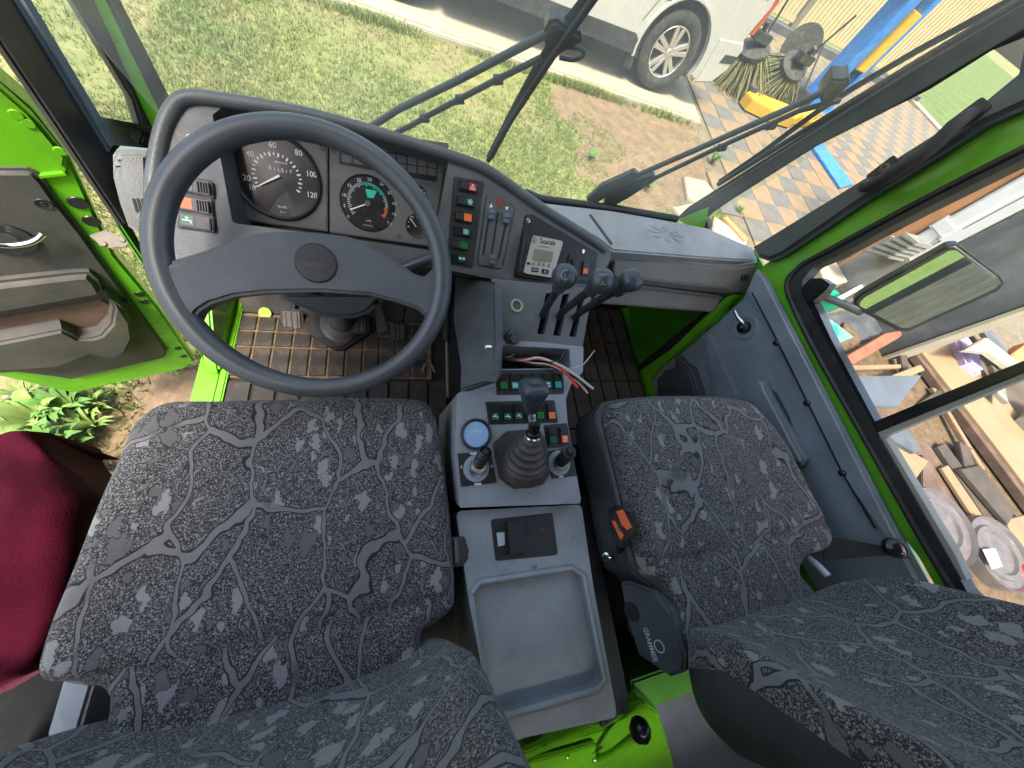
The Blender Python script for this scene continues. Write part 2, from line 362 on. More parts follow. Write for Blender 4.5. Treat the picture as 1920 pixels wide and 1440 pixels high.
def catmull(pts, sub=6, closed=False):
    pts = [V(p) for p in pts]; n = len(pts); out = []
    if n < 3 and not closed: return pts
    rng = range(n if closed else n - 1)
    for i in rng:
        p1, p2 = pts[i], pts[(i + 1) % n]
        p0 = pts[i - 1] if (closed or i > 0) else p1 * 2 - p2
        p3 = pts[(i + 2) % n] if (closed or i + 2 < n) else p2 * 2 - p1
        for k in range(sub):
            t = k / sub; out.append(.5 * ((2 * p1) + (p2 - p0) * t + (2 * p0 - 5 * p1 + 4 * p2 - p3) * t * t + (3 * p1 - p0 - 3 * p2 + p3) * t ** 3))
    if not closed: out.append(pts[-1])
    return out
def tube(name, pts, r, mat, parent=None, seg=10, closed=False, sub=0, flat=None, bm=None):
    """r: radius or list; flat=(a,b,normal): elliptical section with half-width a along side and b along normal"""
    own = bm is None
    if own: bm = bmesh.new()
    if sub:
        rr = r
        pts = catmull(pts, sub, closed)
        if isinstance(r, (list, tuple)):
            m = len(rr); r = [rr[min(m - 1, int(i / sub))] * (1 - (i / sub) % 1) + rr[min(m - 1, int(i / sub) + 1)] * ((i / sub) % 1) for i in range(len(pts))]
    pts = [V(p) for p in pts]; n = len(pts); rings = []; up = None
    for i, p in enumerate(pts):
        if closed: t = pts[(i + 1) % n] - pts[i - 1]
        else: t = pts[min(n - 1, i + 1)] - pts[max(0, i - 1)]
        t.normalize()
        if flat: s = t.cross(flat[2]).normalized(); up2 = s.cross(t).normalized(); a, b = flat[0], flat[1]
        else:
            if up is None: up = V((0, 0, 1)) if abs(t.z) < .9 else V((1, 0, 0))
            s = t.cross(up).normalized(); up2 = s.cross(t).normalized(); up = up2
            a = b = (r[i] if isinstance(r, (list, tuple)) else r)
        rings.append([bm.verts.new(p + s * (a * math.cos(2 * math.pi * k / seg)) + up2 * (b * math.sin(2 * math.pi * k / seg))) for k in range(seg)])
    for i in range(n if closed else n - 1):
        A, B = rings[i], rings[(i + 1) % n]
        for k in range(seg): bm.faces.new((A[k], A[(k + 1) % seg], B[(k + 1) % seg], B[k]))
    if not closed: bm.faces.new(rings[0][::-1]); bm.faces.new(rings[-1])
    if own: return from_bm(name, bm, mat, parent, 50)
def lathe(name, O, axis, prof, mat, parent=None, seg=24, ang=40, uref=None):
    """prof: list of (radius, height along axis)"""
    a = V(axis).normalized(); f = Fr(O, a, uref or ((1, 0, 0) if abs(a.x) < .8 else (0, 1, 0))); bm = bmesh.new(); rings = []
    for r, h in prof:
        if r < 1e-6: rings.append([bm.verts.new(f.pt(0, 0, h))])
        else: rings.append([bm.verts.new(f.pt(r * math.cos(2 * math.pi * k / seg), r * math.sin(2 * math.pi * k / seg), h)) for k in range(seg)])
    for A, B in zip(rings, rings[1:]):
        for k in range(seg):
            j = (k + 1) % seg
            if len(A) == 1 and len(B) == 1: continue
            if len(A) == 1: bm.faces.new((A[0], B[j], B[k]))
            elif len(B) == 1: bm.faces.new((A[k], A[j], B[0]))
            else: bm.faces.new((A[k], A[j], B[j], B[k]))
    return from_bm(name, bm, mat, parent, ang)
def box(name, c, s, mat, parent=None, rot=None, bev=.003, seg=2):
    bm = bmesh.new(); bmesh.ops.create_cube(bm, size=1)
    for v in bm.verts: v.co = V((v.co.x * s[0], v.co.y * s[1], v.co.z * s[2]))
    if bev: bmesh.ops.bevel(bm, geom=bm.edges[:], offset=bev, segments=seg, affect='EDGES', clamp_overlap=True)
    mt = Matrix.Translation(c) @ (rot if rot is not None else Matrix.Identity(4)); bm.transform(mt)
    return from_bm(name, bm, mat, parent)
def text(fr, uvp, s, size, mat, parent, rot=0, h=.0004, name='lettering', align='CENTER', bold=0, sx=1):
    cu = bpy.data.curves.new(name, 'FONT'); cu.body = s; cu.size = size; cu.align_x = align; cu.align_y = 'CENTER'; cu.offset = bold; cu.extrude = 0; cu.resolution_u = 3
    cu.materials.append(M[mat]); o = bpy.data.objects.new(name, cu); COL.objects.link(o)
    setp(o, parent); o.matrix_basis = fr.mat(uvp[0], uvp[1], h, rot) @ Matrix.Diagonal((sx, 1, 1, 1)); return o
def polys(name, fr, plist, h, mat, parent, t=.0006):
    """flat print: several small outlines on the plane, as one thin raised layer"""
    bm = bmesh.new()
    for q in plist:
        vs = [bm.verts.new(fr.pt(a, b, h)) for a, b in q]; bm.faces.new(vs)
    for f in bm.faces:
        f.normal_update()
        if f.normal.dot(fr.n) < 0: f.normal_flip()
    return from_bm(name, bm, mat, parent, None, normals=False)
def seg2(a, b, w):
    d = V((b[0] - a[0], b[1] - a[1])); d.normalize(); n = V((-d.y, d.x)) * w / 2
    return [(a[0] - n.x, a[1] - n.y), (b[0] - n.x, b[1] - n.y), (b[0] + n.x, b[1] + n.y), (a[0] + n.x, a[1] + n.y)]
def avg(*ps): return sum((V(p) for p in ps), V((0, 0, 0))) / len(ps)
# ================================================================== THE YARD OUTSIDE
GZ = lambda px, py, h=0: PZ(px, py, ZG + h)
FG = Fr((0, 0, ZG), (0, 0, 1), (1, 0, 0))
from_py_ground = from_py('ground', [(-90, -90, ZG), (90, -90, ZG), (90, 90, ZG), (-90, 90, ZG)], [(0, 1, 2, 3)], 'yard', None, None)
struct(from_py_ground)
def sheet(name, pts, z, mat, jag=0.0, sub=10):
    out = []
    n = len(pts)
    for i in range(n):
        a, b = V(pts[i]), V(pts[(i + 1) % n])
        for k in range(sub if jag else 1):
            p = a.lerp(b, k / (sub if jag else 1)); j = V((mnoise.noise(p * 3.1), mnoise.noise(p * 3.1 + V((9, 3, 1))), 0)) * jag
            out.append((p.x + j.x, p.y + j.y, z))
    bm = bmesh.new(); bm.faces.new([bm.verts.new(p) for p in out]); return struct(from_bm(name, bm, mat, None, None))
DIRT = [GZ(*p) for p in ((1030, 138), (1130, 165), (1300, 233), (1345, 290), (1335, 345), (1290, 400), (1200, 395), (1130, 350), (1075, 330), (1085, 270), (1040, 210))]
sheet('bare_soil', DIRT, ZG + .004, 'dirt', .25)
sheet('bare_soil', [GZ(*p) for p in ((110, 820), (250, 700), (390, 680), (400, 760), (260, 800), (190, 930), (120, 940))], ZG + .004, 'dirt', .05)
# concrete drive with its kerb
KY = 4.30
drive = prism('concrete_path', [(-14, KY + .1, ZG + .03), (3.66, KY + .1, ZG + .03), (3.80, 5.6, ZG + .03), (3.95, 7.2, ZG + .03), (-14, 7.2, ZG + .03)], V((0, 0, -.12)), 'concrete', None, .008); struct(drive)
kerb = thing('kerb', 'pale concrete edging along the drive beside the lawn', 'kerb', (0, KY, ZG)); struct(kerb); del kerb['category'], kerb['label']
x = -9.0; k = 0
kme = None
while x < 3.6:
    L = min(1.0, 3.63 - x)
    if L > .9 and kme:
        o = bpy.data.objects.new('kerb_stone', kme); COL.objects.link(o); setp(o, kerb); o.matrix_basis = Matrix.Translation((x, 0, 0))
    else:
        o = box('kerb_stone', (L / 2 - .004, KY + .035 + .01, ZG - .05), (L - .012, .085, .17), 'concrete', kerb, None, .01); o.matrix_basis = Matrix.Translation((x, 0, 0))
        if L > .9: kme = o.data
    x += 1.0
# square paving laid in two colours, each tile a piece of the paving
pav = from_py('paving', [(3.2, 1.2, ZG + .008), (14, 1.2, ZG + .008), (14, 9.75, ZG + .008), (3.95, 9.75, ZG + .008), (3.66, 4.45, ZG + .008), (3.45, 4.0, ZG + .008), (3.2, 3.0, ZG + .008)], [(0, 1, 2, 3, 4, 5, 6)], 'joint', None, None); struct(pav)
e1 = V((.335, .008, 0)); e2 = V((.046, .335, 0)); t0 = V((4.26, 3.33, 0))
def tileme(mat, seed):
    g = .985; r2 = random.Random(seed)
    top = [V((0, 0, 0)), e1, e1 + e2, e2]; c = avg(*top)
    top = [c + (p - c) * (g + r2.uniform(-.006, .004)) + V((0, 0, r2.uniform(0, .004))) for p in top]
    o = prism('tile', top, V((0, 0, -.03)), mat, None, .006, 1); me = o.data; bpy.data.objects.remove(o); return me
TM = {(m, i): tileme(m, i) for m in ('tile_orange', 'tile_grey') for i in range(4)}
cells = []
for i in range(-4, 34):
    for j in range(-8, 20):
        p = t0 + e1 * i + e2 * j; c = p + (e1 + e2) / 2
        if c.y > 9.7 or c.y < 1.25 or c.x > 13.9: continue
        left = 3.25 + max(0, min(1, (c.y - 3.0) / 1.4)) * .45 + max(0, c.y - 4.4) * .1
        if c.x < left + .1: continue
        q = c - CAM; dz = q.x * AX.z + q.y * AF.z - q.z * AN.z
        u = (q.x * AX.x + q.y * AF.x - q.z * AN.x) / dz * FPX + 960; v = (q.x * AX.y + q.y * AF.y - q.z * AN.y) / dz * FPX + 720
        if -50 < v < 520 and u < 1980: cells.append((dz, p, (i + 2 * j) % 2 if False else (i + j) % 2, i, j))
cells.sort(key=lambda c: c[0])
for n, (dz, p, kind, i, j) in enumerate(cells):
    m = 'tile_orange' if (kind == 0 or rnd.random() < .08) else 'tile_grey'
    if n < 300:
        o = bpy.data.objects.new('tile', TM[(m, rnd.randrange(4))]); COL.objects.link(o); setp(o, pav); o.matrix_basis = Matrix.Translation(p + V((0, 0, ZG + .025 + rnd.uniform(-.003, .003))))
rest = cells[300:]
for m in ('tile_orange', 'tile_grey'):
    bm = bmesh.new()
    for dz, p, kind, i, j in rest:
        if ('tile_orange' if kind == 0 else 'tile_grey') != m: continue
        vs = []
        c = p + (e1 + e2) / 2
        top = [c + (q - c) * .985 + V((0, 0, ZG + .025)) for q in (p, p + e1, p + e1 + e2, p + e2)]
        a = [bm.verts.new(q) for q in top]; b = [bm.verts.new(q - V((0, 0, .02))) for q in top]; bm.faces.new(a)
        for k in range(4): bm.faces.new((a[k], b[k], b[(k + 1) % 4], a[(k + 1) % 4]))
    if rest: o = from_bm('far_tiles', bm, m, pav, None); o['kind'] = 'stuff'
struct(prism('lawn', [(15.0, 2.0, ZG + .03), (60, -5, ZG + .03), (60, 60, ZG + .03), (16, 40, ZG + .03), (14.8, 12, ZG + .03), (14.4, 7, ZG + .03)], V((0, 0, -.03)), 'lawn', None, 0))
struct(prism('path_edging', [(14.0, 1.2, ZG + .06), (14.9, 1.8, ZG + .06), (14.3, 7.0, ZG + .06), (14.75, 12, ZG + .06), (14.3, 12, ZG + .06), (13.9, 7.0, ZG + .06)], V((0, 0, -.06)), 'slab', None, .01))
# pale slabs where the paving meets the soil
for i, (pts, lab) in enumerate(((((1283, 330), (1322, 338), (1352, 372), (1318, 388), (1290, 372)), 'pale concrete slab lying at the corner of the paving'),
                               (((1262, 388), (1300, 380), (1318, 402), (1280, 410)), 'broken pale slab beside the passenger end of the windscreen'),
                               (((1340, 405), (1362, 420), (1402, 452), (1392, 470), (1335, 445)), 'cream slab below the quarter window with an orange edge strip'),
                               (((0, 733), (46, 728), (52, 762), (30, 806), (0, 812)), 'worn concrete slab in the weeds below the open door'))):
    tag(prism('concrete_slab', [GZ(*p, .045) for p in pts], V((0, 0, -.08)), 'slab', None, .008), lab, 'slab')
tag(prism('edge_strip', [GZ(*p, .06) for p in ((1357, 408), (1364, 405), (1405, 448), (1396, 452))], V((0, 0, -.1)), 'orange_brick', None, .006), 'orange strip of kerb beside the cream slab', 'kerb')
# ---- grass
def in_poly(x, y, P):
    c = False; n = len(P)
    for i in range(n):
        a, b = P[i], P[i - 1]
        if (a.y > y) != (b.y > y) and x < (b.x - a.x) * (y - a.y) / (b.y - a.y) + a.x: c = not c
    return c
def grass(name, label, n, x0, x1, y0, y1, hmin, hmax, wd, dens, seed):
    r2 = random.Random(seed); vs = []; fs = []
    tries = 0
    while len(fs) < n and tries < n * 12:
        tries += 1
        x, y = r2.uniform(x0, x1), r2.uniform(y0, y1)
        if r2.random() > dens(x, y): continue
        for _ in range(r2.randrange(2, 6)):
            a = r2.uniform(0, 6.283); bx, by = x + r2.gauss(0, .012), y + r2.gauss(0, .012)
            if dens(bx, by) <= .001: continue
            h = r2.uniform(hmin, hmax); ww = wd * r2.uniform(.6, 1.3); ln = r2.uniform(.2, 1.0) * h; b = r2.uniform(0, 6.283)
            i = len(vs); vs += [(bx - ww * math.cos(a), by - ww * math.sin(a), ZG), (bx + ww * math.cos(a), by + ww * math.sin(a), ZG), (bx + ln * math.cos(b), by + ln * math.sin(b), ZG + h)]
            fs.append((i, i + 1, i + 2))
    o = from_py(name, vs, fs, 'grass', None, None, False); o['kind'] = 'stuff'; o['label'] = label; o['category'] = 'grass'; return o
def lawn_d(x, y):
    if y > KY - .01: return 0
    n = mnoise.noise(V((x * .9, y * .9, 3))) + .5 * mnoise.noise(V((x * 3.2, y * 3.2, 1)))
    d = max(0.06, min(1, .70 + 1.0 * n))
    if in_poly(x, y, DIRT): d *= .03 if n < .35 else .5
    if x > 3.3: d *= .1
    return d
grass('grass', 'short patchy grass seen through the windscreen', 120000, -1.6, 3.7, .95, KY, .012, .034, .0032, lawn_d, 3)
grass('grass', 'yellowish grass seen through the side windows of the driver side', 42000, -4.2, -.75, .75, 4.3, .014, .04, .0036, lawn_d, 4)
grass('grass', 'tall grass tufts along the edge of the drive', 6500, -2.5, 3.4, KY - .12, KY - .005, .03, .085, .005, lambda x, y: max(0.0, mnoise.noise(V((x * 1.3, 0, 7))) + .25), 5)
grass('grass', 'loose grass on the soil below the open door', 2600, -1.75, -.75, .0, 1.1, .02, .07, .004, lambda x, y: max(.0, mnoise.noise(V((x * 2.5, y * 2.5, 2))) + .12), 6)
grass('grass', 'grass beside the passenger side of the cab', 9000, 1.2, 3.2, -3.0, .3, .03, .08, .006, lambda x, y: .8, 8)
def tuft(px, py, n, h, seed):
    r2 = random.Random(seed); c = GZ(px, py); return c, n, h
def weed(px, py, lab, n, L, hgt, mat, seed, wide=.3):
    if L > .1: n = int(n * 2.6); L *= .58; wide *= .8
    c = GZ(px, py); t = thing('weed_plant', lab, 'weed', c, 'weeds in the yard'); r2 = random.Random(seed)
    for i in range(n):
        a = i * 2.4 + r2.uniform(-.3, .3); l = L * r2.uniform(.6, 1.1); up = hgt * r2.uniform(.4, 1.0); wd = l * wide * r2.uniform(.7, 1.2)
        d = V((math.cos(a), math.sin(a), 0)); s = V((-math.sin(a), math.cos(a), 0)); vs = []; fs = []
        for k in range(6):
            q = k / 5; z = up * math.sin(q * 2.0); wk = wd * math.sin(math.pi * min(1, q * .9 + .08)) * (1 if k < 5 else .1); dent = 1 + .25 * (k % 2)
            p = c + d * l * q + V((0, 0, z + .01)); vs += [p - s * wk * dent * .5, p + V((0, 0, -.12 * wk)), p + s * wk * dent * .5]
            if k: b = 3 * (k - 1); fs += [(b, b + 1, b + 4, b + 3), (b + 1, b + 2, b + 5, b + 4)]
        from_py('leaf', vs, fs, mat, t, 60, False)
    return t
W_ = ((95, 790, 'broad leafed weed beside the concrete slab below the door', 11, .16, .12, 'leaf_pale', .45), (150, 770, 'leafy weed in the middle of the clump below the door', 12, .15, .12, 'leaf', .35), (135, 845, 'nettle like weed next to the maroon cloth', 12, .17, .16, 'leaf', .45),
      (185, 800, 'narrow leafed weed at the edge of the bare soil', 12, .14, .08, 'leaf_pale', .2), (165, 895, 'low weed between the maroon cloth and the driver seat', 10, .15, .10, 'leaf', .4), (330, 693, 'small spiky rosette weed under the door corner', 14, .09, .05, 'leaf_pale', .12),
      (20, 790, 'weed with a yellowish leaf at the slab edge', 7, .13, .10, 'leaf_pale', .45), (190, 765, 'small weed behind the clump below the door', 9, .12, .08, 'leaf_pale', .3), (60, 745, 'grassy weed under the lower edge of the open door', 12, .12, .08, 'leaf_pale', .15),
      (1330, 308, 'green weed tuft growing at the paving corner', 16, .22, .16, 'leaf', .1), (1380, 400, 'weed sprig growing in the paving joint', 10, .16, .1, 'leaf_pale', .12), (1210, 355, 'weed tuft on the bare soil near the wiper arm', 14, .16, .12, 'leaf', .12), (1105, 300, 'sparse weed tuft at the edge of the bare soil', 12, .14, .09, 'leaf', .12))
for i, (px, py, lab, n, L, h, m, wd) in enumerate(W_): weed(px, py, lab, n, L, h, m, i, wd)
# ---- white car on the drive
WC = PZ(1255, 101, ZG + .05 + .35); YS = WC.y
FC = Fr((WC.x, YS, ZG + .05), (0, -1, 0), (1, 0, 0))       # u right (towards the tail), v up
car = thing('parked_car', 'white estate car parked on the concrete drive with alloy wheels', 'car', (WC.x, YS, ZG))
def arch(cx_, r, a0, a1, n=12): return [(cx_ + r * math.cos(R(a0 + (a1 - a0) * k / n)), .35 + r * math.sin(R(a0 + (a1 - a0) * k / n))) for k in range(n + 1)]
WB = -2.98
prof = [(-3.55, .42), (WB - .45, .36)] + arch(WB, .41, 190, -10) + [(WB + .5, .33), (-.55, .33)] + arch(0, .42, 195, -15) + [(.47, .22), (.75, .30), (.82, .42), (.84, .62), (.80, .66), (.86, .95), (.80, 1.1), (.62, 1.52), (.3, 1.66), (-1.4, 1.68), (-2.2, 1.5), (-2.75, 1.12), (-3.5, .95), (-3.62, .7)]
plate('body', FC, prof, -1.75, .0, 'car_white', car, .07, uv=True, seg=4)
plate('sill_cladding', FC, [(WB + .42, .24), (-.43, .24), (-.44, .36), (-.5, .40), (-1.4, .38), (WB + .5, .38)], -.03, .012, 'car_black', car, .006, uv=True)
plate('wheel_liner', FC, arch(0, .425, 200, -20, 16), -.35, -.06, 'car_black', car, 0, uv=True)
plate('mud_flap', FC, [(-.45, .08), (-.34, .10), (-.38, .36), (-.47, .36)], -.12, -.05, 'car_black', car, .004, uv=True)
plate('bumper', FC, [(.50, .20), (.74, .26), (.83, .40), (.86, .60), (.80, .66), (.47, .62), (.49, .40)], -.10, .016, 'car_white', car, .02, uv=True, seg=3)
plate('reflector', FC, [(.66, .44), (.83, .47), (.84, .54), (.67, .52)], -.0, .020, 'car_black', car, .003, uv=True)
plate('tail_light', FC, [(.815, .72), (.855, .73), (.88, 1.0), (.845, 1.03)], -.10, .012, 'tail_red', car, .006, uv=True)
polys('door_gap', FC, [seg2((-.50, .50), (-.30, .95), .008), seg2((-.30, .95), (-.28, 1.3), .008)], .003, 'car_black', car)
plate('side_window', FC, [(-2.1, 1.15), (.45, 1.15), (.35, 1.5), (-1.4, 1.56)], -.02, .004, 'black_gloss', car, .004, uv=True)
def car_wheel(x, label=None):
    wt = lathe('wheel', FC.pt(x, .35, -.02), FC.n, [(0, -.16), (.228, -.17), (.228, -.06), (.20, -.07), (0, -.07)], 'car_black', car, 40)
    lathe('rim_ring', FC.pt(x, .35, -.02), FC.n, [(.228, -.06), (.230, -.005), (.222, .006), (.212, .0), (.208, -.05)], 'alloy', wt, 40)
    lathe('tyre', FC.pt(x, .35, -.02), FC.n, [(.225, -.2), (.335, -.2), (.352, -.17), (.352, -.03), (.34, .0), (.30, .018), (.25, .012), (.226, 0)], 'tyre', wt, 48)
    lathe('brake_disc', FC.pt(x, .35, -.02), FC.n, [(0, -.05), (.15, -.05), (.15, -.055)], 'iron', wt, 24)
    for k in range(5):
        a = R(72 * k + 20)
        for s in (-1, 1):
            b = a + s * R(12); ca, sa = math.cos(a + s * R(6)), math.sin(a + s * R(6))
            q = [(x + .03 * math.cos(a + s * 1.2), .35 + .03 * math.sin(a + s * 1.2)), (x + .05 * math.cos(a), .35 + .05 * math.sin(a)), (x + .10 * math.cos(a), .35 + .10 * math.sin(a)), (x + .215 * math.cos(b - s * R(8)), .35 + .215 * math.sin(b - s * R(8))), (x + .215 * math.cos(b + s * R(5)), .35 + .215 * math.sin(b + s * R(5)))]
            if s < 0: q = q[::-1]
            plate('spoke', FC, q, -.06, -.018, 'alloy', wt, .005, uv=True)
    lathe('hub_cap', FC.pt(x, .35, -.02), FC.n, [(.04, -.03), (.04, .002), (.03, .008), (0, .008)], 'alloy', wt, 20)
car_wheel(0); car_wheel(WB)
# ---- slatted gate beyond the drive
FY = 9.95
fen = thing('slatted_fence', 'tall cream fence of narrow upright slats at the back of the yard', 'fence', (8, FY, ZG))
sm = None; x = 4.9; k = 0
while x < 14.3:
    if k % 22 == 8: box('fence_post', (x + .06, FY + .02, ZG + 1.15), (.16, .12, 2.4), 'fence_post', fen, None, .005); x += .19
    else:
        if sm is None: o = box('slat', (0, FY, ZG + 1.28), (.095, .03, 2.1), 'fence', fen, None, .004); sm = o.data
        else: o = bpy.data.objects.new('slat', sm); COL.objects.link(o); setp(o, fen)
        o.matrix_basis = Matrix.Translation((x, 0, 0)); x += .128
    k += 1
box('bottom_rail', (9.6, FY + .02, ZG + .27), (9.5, .05, .10), 'fence', fen, None, .004)
box('middle_rail', (9.6, FY + .03, ZG + 1.3), (9.5, .04, .10), 'fence', fen, None, .004)
tag(box('plinth', (9.6, FY - .05, ZG + .08), (9.6, .35, .16), 'panel_grey', None, None, .01), 'grey concrete plinth under the cream slatted fence', 'plinth')
# ---- blue car lift
LB = GZ(1516, 199); LX, LY = LB.x, LB.y
lift = thing('car_lift', 'blue two post car lift with yellow carriage standing on the paving', 'car lift', (LX, LY, ZG))
FL = Fr((LX, LY, ZG), (0, -1, 0), (1, 0, 0))
for nm, a, b, h1 in (('post_flange', -.02, .20, 0), ('post_flange', .42, .54, .0)): plate(nm, FL, rect(a, b, .02, 3.4), -.32, h1, 'lift_blue', lift, .01, uv=True)
plate('post_channel', FL, rect(.19, .43, .02, 3.4), -.32, -.16, 'lift_dark', lift, .004, uv=True)
plate('carriage', FL, rect(.22, .42, .62, 1.35), -.14, .05, 'lift_yellow', lift, .012, uv=True)
plate('control_box', FL, rect(-.30, -.04, 1.45, 2.1), -.2, .02, 'pvc_white', lift, .02, uv=True)
plate('base_plate', FL, rect(-.25, .9, -.0, .03), -.5, .15, 'lift_blue', lift, .004, uv=True)
arm = lambda pts, z, t, nm, mt: prism(nm, [PZ(px, py, z) for px, py in pts], V((0, 0, -t)), mt, lift, .012)
arm(((1401, 172), (1412, 166), (1424, 174), (1480, 196), (1512, 212), (1494, 222), (1462, 212), (1412, 187)), ZG + .18, .13, 'lift_arm', 'lift_yellow')
arm(((1486, 196), (1510, 192), (1545, 208), (1520, 226), (1498, 218)), ZG + .14, .10, 'lift_arm', 'lift_yellow')
arm(((1522, 226), (1556, 212), (1562, 224), (1534, 238)), ZG + .16, .12, 'lift_arm', 'lift_yellow')
lathe('arm_pad', PZ(1408, 168, ZG + .18), (0, 0, 1), [(0, 0), (.09, 0), (.09, .05), (.06, .07), (0, .07)], 'iron', lift, 16)
prism('floor_rail', [GZ(px, py, .06) for px, py in ((1507, 250), (1523, 240), (1600, 345), (1576, 352))], V((0, 0, -.03)), 'lift_blue', lift, .004)
# ---- sweeping brushes dumped on the paving
def sweeper(px, py, lab, tilt, az, rad, seed):
    c = GZ(px, py); t = thing('sweeper_brush', lab, 'brush', c, 'sweeping brushes dumped beside the car'); r2 = random.Random(seed)
    ax = V((math.sin(tilt) * math.cos(az), math.sin(tilt) * math.sin(az), math.cos(tilt))); O = c + V((0, 0, .48)); f = Fr(O, ax, (1, 0, 0))
    lathe('hub_disc', O, ax, [(0, -.05), (.20, -.05), (.22, -.02), (.22, .02), (.12, .05), (.05, .06), (0, .06)], 'iron', t, 20)
    bm = bmesh.new()
    for k in range(340):
        a = r2.uniform(0, 6.283); r0 = r2.uniform(.06, .21); sp = r2.uniform(.03, .42); L = r2.uniform(.38, .52)
        p = f.pt(r0 * math.cos(a), r0 * math.sin(a), -.04); q = f.pt((r0 + sp) * math.cos(a + r2.uniform(-.2, .2)), (r0 + sp) * math.sin(a), -.04 - L * .9)
        if q.z < ZG + .01: q.z = ZG + .01
        tube('', [p, (p + q) / 2 + V((r2.gauss(0, .01), r2.gauss(0, .01), 0)), q], [.009, .008, .005], None, None, 4, bm=bm)
    b = from_bm('bristles', bm, 'bristle', t, 60); b['kind'] = 'stuff'
    tube('spindle', [O, f.pt(0, 0, .30)], .035, 'iron', t, 8); tube('tie_rod', [f.pt(.1, .05, .05), f.pt(.22, .15, .62)], .014, 'iron', t, 6)
    box('bracket', f.pt(.02, 0, .14), (.26, .16, .1), 'iron', t, None, .01); return t
sweeper(1358, 168, 'sweeping brush with stiff yellow bristles next to the car bumper', R(22), R(200), .3, 1)
sweeper(1432, 192, 'sweeping brush with a round steel plate behind it', R(28), R(250), .3, 2)
tag(lathe('steel_plate', GZ(1462, 150) + V((.1, .25, .42)), (-.75, -.55, .3), [(0, -.012), (.30, -.012), (.31, 0), (.30, .012), (0, .012)], 'iron', None, 28), 'round dark steel plate leaning behind the sweeping brushes', 'plate')
t = thing('steel_bracket', 'black angled steel bracket propped between brush and lift', 'bracket', GZ(1478, 214))
box('bracket_plate', GZ(1478, 214) + V((0, 0, .16)), (.10, .30, .32), 'iron', t, Matrix.Rotation(.5, 4, 'Z'), .01); tube('bracket_rod', [GZ(1476, 214) + V((0, 0, .2)), GZ(1468, 205) + V((0, .3, .75))], .014, 'iron', t, 6)
# ---- things by the passenger side
bl = GZ(1566, 522)
bld = thing('shed_corner', 'shed corner with white downpipe, orange edge board and dark grey door', 'shed', (4.5, 1.6, ZG))
FS = Fr((4.5, 1.9, ZG), (-1, 0, 0), (0, -1, 0))     # u towards -Y, v up
plate('downpipe', FS, rect(.0, .15, .0, 3.6), -.12, .03, 'pvc_white', bld, .03, uv=True, seg=3)
plate('pipe_collar', FS, rect(-.012, .162, .75, .87), -.1, .04, 'pvc_white', bld, .02, uv=True)
plate('corner_board', FS, rect(-.16, -.02, .0, 3.6), -.14, .0, 'orange_brick', bld, .006, uv=True)
plate('door_jamb', FS, rect(.16, .23, .0, 3.6), -.1, .01, 'pvc_white', bld, .004, uv=True)
plate('door_leaf', FS, rect(.24, .92, .0, 3.6), -.12, -.02, 'panel_grey', bld, .004, uv=True)
plate('wall', FS, rect(.93, .96, .0, 3.6), -.3, .0, 'slab', bld, .004, uv=True)
plate('side_wall', Fr((4.5, 2.06, ZG), (0, 1, 0), (-1, 0, 0)), rect(-3.4, -.02, 0, 3.6), -.1, 0, 'orange_brick', bld, .004, uv=True)
sheet('brown_soil', [(3.1, -2.6, 0), (30, -5, 0), (30, 1.1, 0), (5.2, 1.1, 0), (4.4, 1.0, 0), (3.1, 1.2, 0)], ZG + .006, 'earth', .05)
CL = 'timber and scrap lying beside the cab'
def slabpx(name, pts, ztop, t, mat, lab, cat, bev=.004, grp=None):
    o = prism(name, [PZ(px, py, ZG + ztop) for px, py in pts], V((0, 0, -t)), mat, None, bev); return tag(o, lab, cat, grp)
slabpx('plywood_board', ((1698, 622), (1778, 610), (1885, 745), (1990, 890), (1990, 1000), (1850, 815)), .12, .03, 'ply', 'long pale plywood board lying beyond the cab door', 'board')
slabpx('edge_batten', ((1685, 622), (1697, 622), (1850, 818), (1995, 1005), (1995, 1030), (1835, 818)), .10, .06, 'rust', 'rusty batten along the edge of the plywood board', 'batten')
slabpx('osb_sheet', ((1520, 640), (1690, 612), (1840, 822), (1990, 1020), (1990, 1150), (1700, 1150)), .02, .018, 'osb', 'weathered brown chipboard sheet on the ground under the scrap', 'board')
slabpx('rust_sheet', ((1600, 800), (1745, 830), (1810, 940), (1890, 1000), (1720, 1100), (1640, 950)), .035, .008, 'rust', 'rusty steel sheet lying beside the plastic lids', 'sheet')
def bx(name, pts, z1, h, mat, lab, cat, **k): return slabpx(name, pts, z1, h, mat, lab, cat, **k)
cab1 = thing('metal_cabinet', 'grey metal topped wooden box beside the cab door', 'box', GZ(1640, 740))
prism('lid', [PZ(px, py, ZG + .45) for px, py in ((1590, 705), (1731, 703), (1684, 764), (1622, 762))], V((0, 0, -.02)), 'sheet_metal', cab1, .008)
pt_ = [PZ(px, py, ZG + .428) for px, py in ((1591, 706), (1729, 704), (1683, 762), (1622, 761))]; prism('carcass', pt_, V((0, 0, -.41)), 'wood', cab1, .004)
slabpx('wood_offcut', ((1648, 812), (1742, 865), (1716, 901), (1672, 884)), .16, .12, 'wood', 'short pale timber offcut between the sliding window and lids', 'timber')
slabpx('dark_plank', ((1757, 838), (1772, 830), (1850, 935), (1925, 1040), (1905, 1065), (1840, 960)), .07, .03, 'wood_dark', 'dark weathered plank lying across the rusty sheet', 'plank')
slabpx('dark_plank', ((1800, 880), (1838, 872), (1905, 960), (1890, 985)), .11, .03, 'wood_dark', 'short dark plank lying on the longer dark plank', 'plank')
slabpx('wood_strip', ((1765, 878), (1778, 872), (1855, 985), (1842, 998)), .07, .02, 'wood', 'narrow brown wooden strip beside the dark plank', 'strip')
